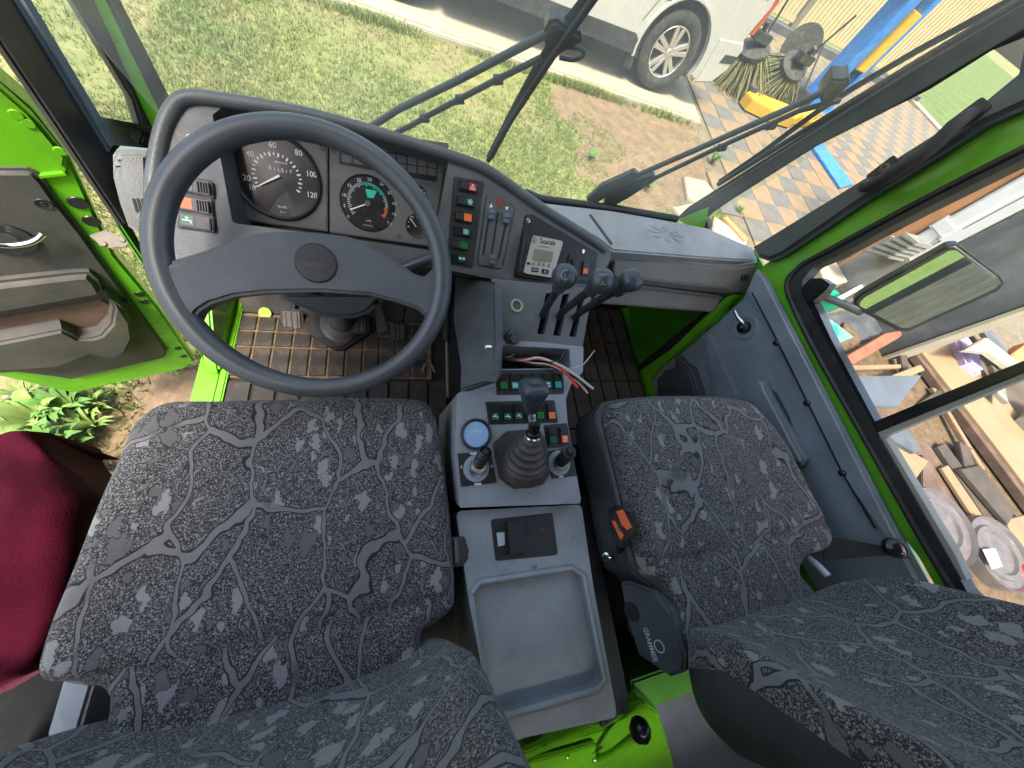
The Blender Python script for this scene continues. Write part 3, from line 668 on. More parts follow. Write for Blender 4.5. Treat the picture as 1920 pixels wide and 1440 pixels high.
slabpx('wood_strip', ((1884, 975), (1925, 965), (1960, 1030), (1915, 1045)), .08, .02, 'wood', 'orange brown board end at the far edge of the scrap', 'board')
slabpx('terracotta_bar', ((1580, 672), (1660, 625), (1700, 618), (1688, 632), (1600, 683)), .22, .07, 'terracotta', 'reddish brown bar lying across beside the green glass', 'bar')
slabpx('wood_strip', ((1584, 685), (1690, 683), (1690, 690), (1586, 694)), .12, .03, 'wood', 'thin pale wooden strip in front of the metal topped box', 'strip')
slabpx('black_plastic', ((1663, 820), (1700, 800), (1728, 842), (1716, 850)), .19, .12, 'tarp', 'folded black plastic sheet behind the timber offcut', 'sheet')
slabpx('tarpaulin', ((1545, 590), (1600, 575), (1690, 600), (1640, 640), (1580, 650)), .12, .1, 'tarp', 'dark crumpled tarpaulin seen below the wing mirror', 'tarpaulin', bev=.03)
slabpx('glass_sheet', ((1528, 585), (1560, 600), (1602, 632), (1560, 648), (1540, 625)), .32, .012, 'glass_green', 'sheet of green tinted glass below the wing mirror', 'glass')
slabpx('green_packet', ((1543, 603), (1570, 610), (1574, 628), (1548, 622)), .34, .012, 'plastic_green', 'bright green plastic packet lying on the glass', 'packet')
lathe_ = lathe('green_cup', PZ(1537, 575, ZG + .3), (0, 0, 1), [(.06, 0), (.09, .12), (.085, .12), (.055, .01), (0, .01)], 'plastic_green', None, 16); tag(lathe_, 'green plastic cup next to the mirror arm', 'cup')
def lid(px, py, r, lab):
    c = GZ(px, py, .08); t = lathe('plastic_lid', c, (-.12, .0, 1), [(0, .03), (r * .55, .03), (r * .6, .045), (r * .72, .045), (r * .76, .03), (r * .93, .03), (r, .055), (r * 1.03, .04), (r * 1.03, -.05), (r * .9, -.06), (0, -.06)], 'clear_plastic', None, 40, 30); tag(t, lab, 'lid')
lid(1752, 985, .26, 'greyish round plastic lid close to the window frame'); lid(1858, 1035, .25, 'round plastic lid with a paper label')
slabpx('paper_label', ((1842, 1030), (1866, 1028), (1880, 1062), (1860, 1068)), .13, .002, 'bone', 'torn cream paper label on the plastic lid', 'paper', bev=0)
o = lathe('apple_core', PZ(1910, 1072, ZG + .1), (.3, .2, 1), [(0, -.06), (.05, -.04), (.07, 0), (.05, .05), (0, .06)], 'red', None, 14); tag(o, 'small red object at the rim of the lids', 'scrap')
tube_ = tube('pipe_elbow', [GZ(1880, 812) + V((0, 0, .2)), GZ(1895, 790) + V((0, 0, .23)), GZ(1925, 785) + V((0, 0, .2)), GZ(1945, 800) + V((0, 0, .18))], .13, 'grey_rubber', None, 16, sub=5); tag(tube_, 'grey rubber pipe elbow lying on the plywood', 'pipe')
slabpx('moulded_bracket', ((1812, 655), (1850, 632), (1925, 690), (1935, 705), (1900, 692), (1855, 660)), .35, .05, 'bone', 'cream moulded plastic bracket behind the plywood board', 'bracket', bev=.01)
slabpx('lilac_cloth', ((1778, 608), (1812, 625), (1838, 660), (1848, 700), (1820, 680), (1800, 640)), .2, .08, 'lilac', 'crumpled lilac patterned cloth beside the plywood board', 'cloth', bev=.03)
slabpx('grey_plank', ((1825, 596), (1840, 596), (1880, 640), (1905, 690), (1870, 660)), .16, .04, 'panel_grey', 'grey board edge behind the lilac cloth', 'board')
slabpx('brick', ((1895, 665), (1930, 640), (1950, 690), (1915, 700)), .2, .12, 'orange_brick', 'orange brick at the frame edge beyond the cream bracket', 'brick')
slabpx('cream_box', ((1530, 490), (1560, 478), (1590, 528), (1552, 538)), .45, .3, 'slab', 'cream block standing beyond the window corner', 'block')
slabpx('brick', ((1590, 505), (1622, 490), (1640, 520), (1605, 532)), .3, .2, 'terracotta', 'reddish brick behind the top of the wing mirror', 'brick')
slabpx('green_strip', ((1612, 492), (1622, 486), (1645, 516), (1636, 522)), .42, .06, 'plastic_green', 'dark green plastic strip leaning on the reddish brick', 'strip')
slabpx('white_batten', ((1573, 556), (1672, 502), (1678, 506), (1580, 561)), .5, .03, 'pvc_white', 'thin white plastic batten crossing behind the mirror', 'batten')
crt = thing('ribbed_crate', 'grey ribbed plastic crate seen over the wing mirror', 'crate', GZ(1640, 470))
FCx = Fr(PX(1655, 455, 3.3), (-1, 0, 0), (0, -1, 0))
for k in range(5):
    plate('rib', FCx, [(1615 + k * 17, 470 - k * 7), (1628 + k * 17, 463 - k * 7), (1672 + k * 12, 478 - k * 6), (1664 + k * 12, 484 - k * 6)], -.2, .0, 'grey_rubber', crt, .008)
bk = FCx.uv((1660, 462)); plate('crate_back', FCx, rect(bk[0] - .15, bk[0] + .15, -(FCx.O.z - ZG), bk[1]), -.3, -.21, 'grey_rubber', crt, .01, uv=True)
# yard wall and shrubs behind, seen in the wing mirror
tag(box('yard_wall', (5.5, -9, ZG + 1.1), (.3, 12, 2.2), 'slab', None, None, .02), 'pale yard wall seen reflected in the wing mirror', 'wall')

tbd = thing('cargo_box', 'grey cargo box behind the cab reflected in the wing mirror', 'cargo box', (.3, -2.2, ZG))
box('body_side', (.27, -2.3, .30), (1.70, 2.2, 1.1), 'panel_grey', tbd, None, .03); box('side_rail', (1.13, -2.3, -.2), (.04, 2.2, .12), 'black', tbd, None, .005)

r3 = random.Random(31)
for k, (px, py, a, L_, w_, h_, mt, lab) in enumerate(((1690, 668, 1.2, .7, .10, .10, 'wood_dark', 'dark plank end below the reddish brown bar'), (1760, 745, .3, .9, .12, .06, 'wood_dark', 'dark board between the grey topped box and plywood'), (1650, 800, 1.0, .5, .09, .09, 'rust', 'rusty angle piece in front of the grey topped box'), (1790, 800, 1.35, .8, .07, .07, 'wood', 'thin lath leaning over the chipboard'), (1735, 905, .9, .45, .12, .05, 'rust', 'small rusty plate next to the timber offcut'), (1820, 905, 1.1, .7, .16, .05, 'wood_dark', 'wide dark board near the short dark plank'),
        (1700, 700, .2, .5, .06, .16, 'wood', 'upright pale batten behind the grey topped box'), (1870, 720, .6, .6, .14, .18, 'grey_rubber', 'grey plastic tray beside the lilac cloth'), (1590, 640, .8, .35, .2, .12, 'osb', 'brown box corner under the green glass'))):
    c = GZ(px, py, h_); tag(box('scrap_piece', c, (L_, w_, .035), mt, None, Matrix.Rotation(a, 4, 'Z') @ Matrix.Rotation(r3.uniform(-.12, .12), 4, 'Y'), .005), lab, 'scrap')
polys('body_crease', FC, [seg2((-3.3, .72), (-.2, .70), .010), seg2((-2.6, 1.0), (.75, .98), .006)], .003, 'sheet_metal', car)
plate('fuel_flap', FC, rect(-.05, .14, .92, 1.10), -.002, .003, 'car_white', car, .002, uv=True, rnd=.02)
plate('arch_lip', FC, arch(0, .455, 196, -12, 20) + arch(0, .425, -12, 196, 20), -.004, .014, 'car_white', car, .004, uv=True)
# ================================================================== THE CAB
FXR = lambda x: Fr((x, 0, 0), (-1, 0, 0), (0, -1, 0))
FXL = lambda x: Fr((x, 0, 0), (1, 0, 0), (0, 1, 0))
WS = Fr((.22, .77, .545), (0, -.94, -.34), (1, 0, 0))
DF = Fr((0, .50, .535), (0, -.6, .8), (1, 0, 0))
CF = Fr((-.227, .640, .564), (0, -.68, .733), (1, 0, 0))
KF = Fr((.22, .14, .458), (0, -.185, .983), (1, 0, 0))
LF = Fr((.30, .42, .524), (0, -.35, .937), (1, 0, 0))
TF = Fr((.22, -.15, .400), (0, 0, 1), (1, 0, 0))
FQL = Fr((-.50, .79, .5), (.75, -.66, 0), (.66, .75, 0))
FQR = Fr((.98, .72, .6), (-.75, -.66, 0), (.66, -.75, 0))
# ---- cab shell
cabn = thing('truck_cab', 'green painted truck cab shell with pillars, floor and windscreen around the seats', 'truck cab', (.24, .3, 0))
box('floor', (.24, .15, -.03), (1.60, 1.55, .04), 'mat_groove', cabn, None, .002)
prism('bulkhead', [(-.56, .86, .0), (1.04, .86, .0), (1.04, .98, .36), (-.56, .98, .36)], V((0, .03, -.01)), 'black', cabn, 0)
prism('sill', [(-.578, -.55, .012), (-.515, -.55, .012), (-.515, .86, .012), (-.578, .86, .012)], V((0, 0, -.3)), 'green', cabn, .008)
prism('sill_flange', [(-.518, -.5, .02), (-.498, -.5, .02), (-.498, .84, .02), (-.518, .84, .02)], V((0, 0, -.06)), 'green', cabn, .004)
plate('kick_panel', FXL(-.515), [(393, 560), (425, 545), (447, 548), (432, 655), (412, 700), (400, 640)], -.03, .0, 'green', cabn, .006)
plate('door_post', FXL(-.555), [(162, 300), (185, 318), (225, 380), (265, 455), (330, 560), (420, 640), (413, 720), (402, 700), (322, 570), (226, 425)], -.006, .0, 'green_shaded', cabn, .004)
prism('sill', [(1.01, -.55, .012), (1.06, -.55, .012), (1.06, .86, .012), (1.01, .86, .012)], V((0, 0, -.3)), 'green_shaded', cabn, .008)
plate('kick_panel', FXR(1.035), [(1150, 585), (1372, 545), (1350, 600), (1185, 705), (1205, 760), (1170, 760)], -.02, .0, 'green_shaded', cabn, .004)
plate('roof', Fr((.24, -.2, 1.62), (0, 0, -1), (1, 0, 0)), rect(-.80, .80, -.72, .80), -.05, 0, 'bone', cabn, .02, uv=True)
prism('cowl', [(-.57, .775, .525), (1.04, .775, .525), (1.04, 1.0, .345), (-.57, 1.0, .345)], V((0, .02, -.03)), 'black', cabn, 0)
plate('front_corner', FXL(-.575), [(.74, -.3), (1.02, -.3), (1.02, .36), (.80, .50), (.76, .50)], -.02, 0, 'green_shaded', cabn, .003, uv=True)
plate('front_corner', FXR(1.05), [(-1.02, -.3), (-.5, -.3), (-.5, .40), (-.75, .50), (-1.02, .36)], -.02, 0, 'green_shaded', cabn, .003, uv=True)
box('unseen_side_wall', (-.585, -.64, .65), (.04, .76, 1.9), 'green', cabn, None, .006)  # unseen walls behind the doors, added to block sun coming from behind
box('unseen_side_wall', (1.085, -.78, .65), (.04, .48, 1.9), 'green', cabn, None, .006)
# driver side pillars and quarter light
plate('door_pillar', FXL(-.525), [(-40, 30), (0, 75), (95, 215), (235, 425), (258, 405), (218, 290), (42, 0), (0, -70), (-90, -70)], -.010, 0, 'seal', cabn, .004, seg=2)
plate('pillar_trim', FXL(-.52), [(38, 0), (212, 287), (223, 268), (64, 0), (20, -75), (-8, -75)], -.03, .004, 'trim_blue', cabn, .006)
plate('glass_seal', FQL, [(110, -45), (150, -45), (176, 0), (283, 238), (286, 276), (262, 272), (268, 250), (250, 190), (137, 0)], -.02, .004, 'seal', cabn, .004)
plate('a_pillar', FQL, [(145, -45), (182, -45), (205, 0), (308, 203), (288, 262), (281, 240), (170, 0)], -.03, .0, 'green', cabn, .004)
plate('glass_seal', FQL, [(178, -45), (205, -45), (228, 0), (322, 186), (318, 240), (305, 215), (201, 0)], -.02, .006, 'seal', cabn, .005)
plate('quarter_glass', FQL, [(30, -60), (130, -60), (255, 185), (272, 260), (262, 274), (215, 272)], -.014, -.010, 'glass_dusty', cabn, 0)
# windscreen
plate('windscreen', WS, rect(-.66, .66, -.06, .80), -.006, -.001, 'glass', cabn, 0, uv=True)
tube('windscreen_seal', [WS.px(p, .004) for p in ((985, 362), (1015, 374), (1150, 391), (1268, 411))], .011, 'seal', cabn, 8)
# passenger side pillars and quarter light
plate('windscreen_pillar', FQR, [(1266, 412), (1283, 395), (1400, 321), (1513, 249), (1713, 122), (1925, -6), (2040, -75), (2100, -60), (1920, 72), (1860, 96), (1745, 168), (1530, 276), (1368, 378), (1336, 400), (1322, 412), (1328, 432), (1295, 424)], -.04, 0, 'seal', cabn, .009, seg=3)
plate('pillar_foot', FQR, [(1270, 412), (1330, 388), (1326, 400), (1318, 430), (1292, 424)], -.03, .004, 'green', cabn, .002)
plate('quarter_glass', FQR, [(1318, 428), (1360, 365), (1860, 80), (1925, 60), (1925, 125), (1850, 195), (1420, 462)], -.014, -.010, 'glass_clear', cabn, 0)
FT = FXR(1.03)
plate('pillar_trim', FT, [(1408, 462), (1420, 455), (1613, 335), (1833, 195), (1905, 135), (1918, 75), (1990, 30), (2050, 40), (2050, 130), (1920, 199), (1847, 232), (1747, 296), (1613, 380), (1468, 478), (1440, 490), (1418, 482)], -.04, 0, 'trim', cabn, .012, seg=3)
# ---- floor mats
def mat_grid(name, lab, base_pts, xs, ys, mbase, mpad, hb):
    t = thing(name, lab, 'floor mat', (*avg(*[(p[0], p[1], 0) for p in base_pts]).to_2d(), 0))
    prism('mat_base', [V((p[0], p[1], hb)) for p in base_pts], V((0, 0, -.012)), mbase, t, .002)
    cache = {}
    for i in range(len(xs) - 1):
        for j in range(len(ys) - 1):
            wx, wy = xs[i + 1] - xs[i], ys[j + 1] - ys[j]; key = (round(wx, 3), round(wy, 3))
            if key not in cache: o = box('mat_pad', (0, 0, hb + .003), (wx - .007, wy - .007, .008), mpad, t, None, .002, 1); cache[key] = o.data
            else: o = bpy.data.objects.new('mat_pad', cache[key]); COL.objects.link(o); setp(o, t)
            o.matrix_basis = Matrix.Translation(((xs[i] + xs[i + 1]) / 2, (ys[j] + ys[j + 1]) / 2, rnd.uniform(-.001, .001)))
    return t
dx = [-.505 + .0525 * k for k in range(12)]
mat_grid('rubber_mat', 'dirty black rubber mat with sand filled grooves in the driver footwell', [(-.505, .47), (.09, .47), (.09, .70), (-.505, .70)], dx, [.472, .575, .632, .69], 'mat_dirt', 'mat_pad', .008)
mat_grid('heel_board', 'worn ribbed black rubber board below the driver seat front', [(-.50, .10), (.14, .10), (.14, .465), (-.50, .465)], [-.50 + .064 * k for k in range(11)], [.11, .46], 'mat_groove', 'mat_dark', .006)
mat_grid('rubber_mat', 'dark brown ribbed rubber mat in the passenger footwell', [(.42, .05), (.99, .05), (.99, .84), (.42, .84)], [.43 + .07 * k for k in range(9)], [.06, .26, .46, .65, .83], 'mat_groove', 'mat_dark', .006)
prism('toe_board', [(-.50, .70, .012), (.10, .70, .012), (.10, .90, .20), (-.50, .90, .20)], V((0, .01, -.02)), 'mat_dark', cabn, .003)
tag(lathe('lime_cap', PP(497, 587, V((-.3, .70, .026)), V((0, -.68, .73))), (0, -.68, .73), [(0, .001), (.006, .0015), (.0165, .003), (.018, 0), (0, 0)], 'lime', None, 18), 'small lime green plastic cap on the toe board', 'cap')
# ---- pedals and steering column
def pedal(c, wdt, hgt, tilt, lab, arm_to, mat='rubber'):
    t = thing('pedal', lab, 'pedal', c); rot = Matrix.Rotation(tilt, 4, 'X')
    box('pedal_pad', c, (wdt, hgt, .016), mat, t, rot, .012, 3)
    for k in range(3): box('tread_rib', V(c) + rot @ V(((k - 1) * wdt * .25, 0, .009)), (.004, hgt * .7, .004), mat, t, rot, .001, 1)
    tube('pedal_arm', [V(c) + V((0, .01, -.01)), (V(c) + V(arm_to)) / 2 + V((0, .03, -.01)), V(arm_to)], .008, 'black', t, 8, sub=4); return t
pedal(PD(548, 600, 1.06), .064, .072, R(35), 'worn grey clutch pedal pad on the driver mat', (-.30, .93, .30), 'boot')
pedal(PD(748, 622, 1.02), .056, .064, R(35), 'black accelerator pedal at the foot of the console', (.06, .92, .28))
pedal(PD(672, 607, 1.05), .06, .066, R(35), 'brake pedal partly behind the key fob', (-.06, .93, .30))
col = thing('steering_column', 'dark grey steering column shroud under the steering wheel with rubber floor boot', 'steering column', (-.14, .6, .1))
cA, cB = V((-.138, .46, .54)), PZ(632, 640, .02)
prism('floor_plate', [PZ(px, py, .035) for px, py in ((575, 590), (695, 590), (692, 622), (645, 652), (628, 653), (578, 622))], V((0, 0, -.04)), 'rubber', col, .006)
ax = (V((-.14, .56, .40)) - PZ(640, 612, .04)); L = ax.length
lathe('column_boot', PZ(640, 612, .035), ax, [(.062, 0), (.062, .015), (.05, .02), (.056, .03), (.045, .038), (.048, .048), (.038, .055), (.036, .08), (.03, .09), (.03, L)], 'boot', col, 24)
plate('shroud', Fr((-.14, .52, .455), (0, -.75, .66), (1, 0, 0)), [(515, 546), (728, 546), (715, 566), (690, 590), (660, 600), (610, 598), (560, 578), (530, 565)], -.14, 0, 'dash_lower', col, .02, seg=3)
plate('shroud', Fr((-.14, .54, .50), (0, -.75, .66), (1, 0, 0)), [(440, 450), (730, 470), (740, 545), (505, 545), (430, 500)], -.16, 0, 'dash', col, .02, seg=3)
key = thing('ignition_key', 'black key fob hanging from the ignition lock', 'key', PD(703, 570, .70))
FKy = Fr(PD(710, 595, .70), (.1, -.5, .85), (1, 0, 0))
plate('fob', FKy, [(702, 570), (713, 566), (728, 620), (708, 627)], -.008, .004, 'black', key, .004, rnd=.004)
lathe('key_ring', FKy.px((706, 567), .003), (0, -.5, .85), [(.006, 0), (.006, .004), (.0, .004)], 'chrome', key, 12)
# ---- steering wheel
TH = R(33); WF = Fr((-.138, .412, .597), (0, -math.sin(TH), math.cos(TH)), (1, 0, 0))
sw = thing('steering_wheel', 'large grey four hand steering wheel with padded crossbar and round hub badge', 'steering wheel', WF.O)
sw['label'] = 'large grey steering wheel with a padded crossbar and round hub badge'
RM = .2035
tube('rim', [WF.pt(RM * math.cos(a * math.pi / 48), RM * math.sin(a * math.pi / 48)) for a in range(96)], .0172, 'wheel_rim', sw, 16, closed=True)
padpx = [(300, 508), (318, 490), (385, 470), (430, 452), (470, 440), (515, 434), (590, 436), (650, 443), (690, 456), (740, 487), (775, 512), (795, 520), (810, 505), (822, 490), (838, 505), (838, 545), (820, 605), (806, 612), (797, 592), (783, 580), (740, 565), (690, 553), (600, 547), (500, 549), (440, 556), (395, 570), (372, 585), (362, 606), (345, 618), (318, 600), (292, 545)]
quv = round2([WF.uv(p, .006) for p in padpx], .012, 3)
pd = prism('crossbar_pad', [WF.pt(a, b, .010) for a, b in quv], -WF.n * .03, 'wheel_pad', sw, .009, 4)
hb = WF.uv((592, 493), .014)
FHb = Fr(WF.pt(hb[0], hb[1], .010), WF.n, WF.u)
bd = lathe('hub_badge', FHb.O, WF.n, [(.0305, -.004), (.0305, .0015), (.0285, .0035), (0, .0042)], 'black', sw, 40)
text(FHb, (0, -.002), 'multicar', .0125, 'knob', bd, 0, .0046, bold=.0002)
lathe('hub_boss', FHb.O - WF.n * .03, -WF.n, [(.05, -.01), (.05, .02), (.045, .09)], 'dash_lower', sw, 28)
def stalk(a, b, lab, mat='knob', r=.010):
    t = thing('column_stalk', lab, 'stalk', a); tube('lever', [a, (V(a) + V(b)) / 2, b], [r * .8, r, r * .95], mat, t, 10, flat=None)
    return t
s1 = stalk(PD(420, 484, .655), PD(337, 466, .66), 'grey indicator stalk with white symbols left of the wheel hub')
s2 = stalk(PD(740, 510, .66), PD(818, 480, .665), 'dark blue grey wiper stalk behind the wheel rim', 'knob', .011)
FSt = Fr(PD(366, 470, .645), (0, -.6, .8), (1, -.1, 0)); text(FSt, (0, 0), '>  ~', .012, 'white_ink', s1, -.2, .006)
# ---- dashboard
dash = thing('dashboard', 'moulded grey dashboard with instrument cluster, switches and display', 'dashboard', (.2, .65, .45))
outer = [(330, 485), (290, 440), (284, 345), (300, 250), (322, 198), (352, 178), (425, 184), (560, 206), (700, 242), (830, 283), (915, 314), (1010, 380), (1100, 438), (1142, 466), (1146, 480), (1122, 540), (925, 524), (850, 508), (640, 480), (420, 492)]
rec = [(398, 215), (425, 195), (560, 215), (700, 252), (842, 296), (812, 470), (620, 442), (436, 418)]
holed('housing', DF, outer, [rec], -.10, 0, 'dash', dash, hrnd=.006)
tube('hood_lip', [DF.px(p, .002) for p in ((300, 455), (288, 400), (288, 335), (303, 252), (325, 203), (354, 183), (425, 189), (560, 211), (700, 247), (830, 288), (915, 320), (1010, 386), (1100, 443), (1136, 468))], .0105, 'dash', dash, 12, sub=4)
plate('recess_floor', DF, [(388, 222), (560, 232), (842, 312), (832, 485), (405, 438)], -.12, -.085, 'black', dash, 0)
cl = plate('cluster_panel', CF, [(420, 236), (614, 236), (614, 434), (438, 411)], -.03, 0, 'cluster', dash, .002, rnd=.003)
cl2 = plate('cluster_panel', CF, [(617, 236), (842, 268), (810, 463), (618, 436)], -.03, 0, 'cluster', dash, .002, rnd=.003)
def D(fr, p, h=0): return fr.uv(p, h)
# speedometer
c0 = CF.uv((521, 333)); c0 = (c0[0], c0[1])
sp_ = lathe('speedometer', CF.pt(*c0, 0), CF.n, [(.0745, -.002), (.0745, .004), (.072, .007), (.068, .004), (.0675, .0015), (0, .0015)], 'black', dash, 56)
lathe('dial_face', CF.pt(*c0, .0016), CF.n, [(.0672, 0), (0, .0002)], 'dialface', sp_, 48)
FSp = Fr(CF.pt(*c0, .002), CF.n, CF.u)
for s, p in (('10', (473, 352)), ('20', (463, 334)), ('40', (469, 289)), ('60', (511, 272)), ('80', (560, 287)), ('100', (584, 327)), ('120', (585, 366))):
    q = FSp.uv(p); text(FSp, q, s, .0135, 'white_ink', sp_, 0, .0005, 'numeral', bold=.0001, sx=.95)
for s, p, z in (('electronic', (527, 305), .0055), ('km/h', (530, 388), .0075), ('Motor', (531, 398), .004)): text(FSp, FSp.uv(p), s, z, 'white_ink', sp_, 0, .0005)
text(FSp, FSp.uv((526, 319)), '0 1 1 5 1 7', .0085, 'white_ink', sp_, -.04, .0005, 'odometer')
def ang(fr, p, o=(0, 0)):
    q = fr.uv(p); return math.atan2(q[1] - o[1], q[0] - o[0])
a0, a1 = ang(FSp, (483, 352)), ang(FSp, (571, 366))
a1 = a1 if a1 < a0 else a1 - 2 * math.pi
if a0 < 0: a0 += 2 * math.pi
a1 = ang(FSp, (571, 366))
tk = []
NT = 23
for k in range(NT):
    a = a0 + (a1 - a0) * k / (NT - 1); r0 = .036 if k % 2 else .034; tk.append(seg2((r0 * math.cos(a), r0 * math.sin(a)), (.0405 * math.cos(a), .0405 * math.sin(a)), .0022 if k % 2 else .003))
polys('scale_marking', FSp, tk, .0005, 'white_ink', sp_)
nq = FSp.uv((482, 351)); nl = math.hypot(*nq); nd = (nq[0] / nl, nq[1] / nl)
plate('needle', FSp, [(nd[0] * -.006 - nd[1] * .002, nd[1] * -.006 + nd[0] * .002), (nd[0] * .05 - nd[1] * .0006, nd[1] * .05 + nd[0] * .0006), (nd[0] * .05 + nd[1] * .0006, nd[1] * .05 - nd[0] * .0006), (nd[0] * -.006 + nd[1] * .002, nd[1] * -.006 - nd[0] * .002)], .002, .004, 'needle', sp_, 0, uv=True)
lathe('dial_glass', CF.pt(*c0, .008), CF.n, [(.068, 0), (0, .001)], 'lens', sp_, 32)
# rev counter
c1 = CF.uv((690, 382)); rv = thing; 
tr = lathe('rev_counter', CF.pt(*c1, 0), CF.n, [(.053, -.002), (.053, .002), (.051, .0035), (.0505, .001), (0, .001)], 'black', dash, 48)
FRv = Fr(CF.pt(*c1, .0015), CF.n, CF.u)
lathe('dial_face', CF.pt(*c1, .0012), CF.n, [(.0503, 0), (0, .0002)], 'dialface', tr, 40)
for s, p in (('0', (653, 407)), ('5', (646, 386)), ('10', (645, 366)), ('15', (655, 348)), ('20', (673, 338)), ('25', (693, 337)), ('30', (716, 345)), ('35', (731, 362)), ('40', (739, 382)), ('45', (739, 402)), ('50', (730, 419))):
    text(FRv, FRv.uv(p), s, .0088, 'white_ink', tr, 0, .0005, 'numeral')
for s, p, z in (('x100', (691, 414), .005), ('ELECTRONIC', (690, 423), .0032)): text(FRv, FRv.uv(p), s, z, 'white_ink', tr, 0, .0005)
A0, A1 = ang(FRv, (660, 402)), ang(FRv, (725, 411))
if A0 < 0: A0 += 2 * math.pi
for nm, f0, f1, mt in (('scale_marking', 0, .42, 'white_ink'), ('scale_marking', .43, .74, 'mint'), ('scale_marking', .75, .88, 'white_ink'), ('scale_marking', .89, 1, 'orange')):
    tk = []
    for k in range(51):
        f = k / 50
        if f0 <= f <= f1:
            a = A0 + (A1 - A0) * f; r0 = .0335 if k % 5 else .031; tk.append(seg2((r0 * math.cos(a), r0 * math.sin(a)), (.039 * math.cos(a), .039 * math.sin(a)), .0009 if mt == 'white_ink' else .0017))
    polys(nm, FRv, tk, .0005, mt, tr)
polys('green_sector', FRv, [[FRv.uv(p) for p in ((685, 354), (707, 358), (700, 372), (689, 370))]], .0005, 'mint', tr)
nq = FRv.uv((657, 393)); nl = math.hypot(*nq); polys('needle', FRv, [seg2((0, 0), (nq[0], nq[1]), .0022)], .0015, 'needle', tr)
lathe('needle_hub', FRv.pt(0, 0, .001), CF.n, [(.006, 0), (.006, .003), (0, .003)], 'panel_grey', tr, 16)
# warning lamp windows
lamps = plate('warning_panel', CF, [(636, 269), (822, 300), (818, 341), (636, 307)], -.002, .0015, 'black', dash, .0005)
lu0, lv0 = CF.uv((638, 272)); lu1, lv1 = CF.uv((636, 304)); ru0, rv0 = CF.uv((820, 302))
for i in range(9):
    for j in range(2):
        f0 = (i + .06) / 9; f1 = (i + .94) / 9; g0 = (j + .06) / 2; g1 = (j + .94) / 2
        P = lambda f, g: (lu0 + (ru0 - lu0) * f, lv0 + (rv0 - lv0) * f + (lv1 - lv0) * g)
        plate('lamp_window', CF, [P(f0, g1), P(f1, g1), P(f1, g0), P(f0, g0)], .001, .0022, 'cluster', lamps, .0003, uv=True)
for p, rr, nm in (((782, 424), .024, 'temperature_gauge'), ((782, 368), .022, 'fuel_gauge')):
    q = CF.uv(p); g = lathe(nm, CF.pt(*q, 0), CF.n, [(rr, 0), (rr, .002), (rr * .93, .001), (0, .001)], 'dialface', dash, 28); f = Fr(CF.pt(*q, .0015), CF.n, CF.u)
    tk = [seg2((rr * .7 * math.cos(R(a)), rr * .7 * math.sin(R(a))), (rr * .85 * math.cos(R(a)), rr * .85 * math.sin(R(a))), .001) for a in range(30, 170, 22)]
    polys('scale_marking', f, tk, .0005, 'white_ink', g); polys('needle', f, [seg2((-.002, -.002), (-rr * .6, rr * .55), .0014)], .001, 'needle', g)
    if nm[0] == 't':
        for s_, p_ in (('60', (771, 406)), ('80', (785, 405)), ('50', (766, 425))): text(f, f.uv(p_), s_, .0045, 'white_ink', g, 0, .0006, 'numeral')
for p in ((604, 277), (437, 370), (624, 283), (829, 323), (747, 442), (752, 344)):
    q = CF.uv(p); sb = lathe('screw', CF.pt(*q, 0), CF.n, [(.005, 0), (.005, .0015), (.003, .002), (.0025, .0005), (0, .0005)], 'steel', dash, 14)
# rocker switches
def rocker(fr, p, w, h, lens, parent, horiz=True, icon=None, lens_at=1, rot=0, on=0, ribs=False, h0=.0):
    q = fr.uv(p, h0 + .004); f = Fr(fr.pt(q[0], q[1], h0), fr.n, fr.u * math.cos(rot) + fr.v * math.sin(rot))
    s = plate('rocker_switch', f, rect(-w / 2, w / 2, -h / 2, h / 2), -.004, .0025, 'black', parent, .001, uv=True, rnd=.0015)
    plate('rocker_key', f, rect(-w * .42, w * .42, -h * .41, h * .41), 0, .0058, 'black_gloss', s, .0018, uv=True, rnd=.0012)
    if horiz: lr = rect(w * .02, w * .40, -h * .34, h * .36) if lens_at > 0 else rect(-w * .40, -w * .02, -h * .34, h * .36)
    else: lr = rect(-w * .34, w * .34, -h * .36, -h * .02) if lens_at > 0 else rect(-w * .34, w * .34, h * .02, h * .38)
    if lens:
        plate('lens', f, lr, .003, .0066, lens, s, .0005, uv=True)
        cu, cv = (lr[0][0] + lr[1][0]) / 2, (lr[0][1] + lr[2][1]) / 2; a = min(lr[1][0] - lr[0][0], lr[2][1] - lr[0][1])
        if icon: polys('symbol', f, [[(cu + x * a, cv + y * a) for x, y in g] for g in icon], .0071, 'white_ink', s)
    if ribs:
        for k in range(4):
            if horiz: u = -w * .36 + k * w * .095; plate('grip_rib', f, rect(u, u + w * .05, -h * .3, h * .3), .005, .0072, 'dash_lower', s, .0004, uv=True)
            else: v = h * .10 + k * h * .07; plate('grip_rib', f, rect(-w * .3, w * .3, v, v + h * .035), .005, .0072, 'dash_lower', s, .0004, uv=True)
    return s
tri = [[(-.42, -.34), (.42, -.34), (.30, -.26), (-.28, -.26)], [(-.42, -.34), (-.28, -.26), (.0, .26), (0, .42)], [(.42, -.34), (0, .42), (0, .26), (.28, -.26)], [(-.1, -.18), (.1, -.18), (0, .06)]]
fan = [[(0, 0), (.34 * math.cos(a), .34 * math.sin(a)), (.40 * math.cos(a + .5), .40 * math.sin(a + .5))] for a in (0, 1.05, 2.1, 3.14, 4.2, 5.2)]
tap = [seg2((-.4, 0), (.3, 0), .1), seg2((0, 0), (0, .22), .08), seg2((-.14, .24), (.14, .24), .1), seg2((.3, .04), (.3, -.24), .1)]
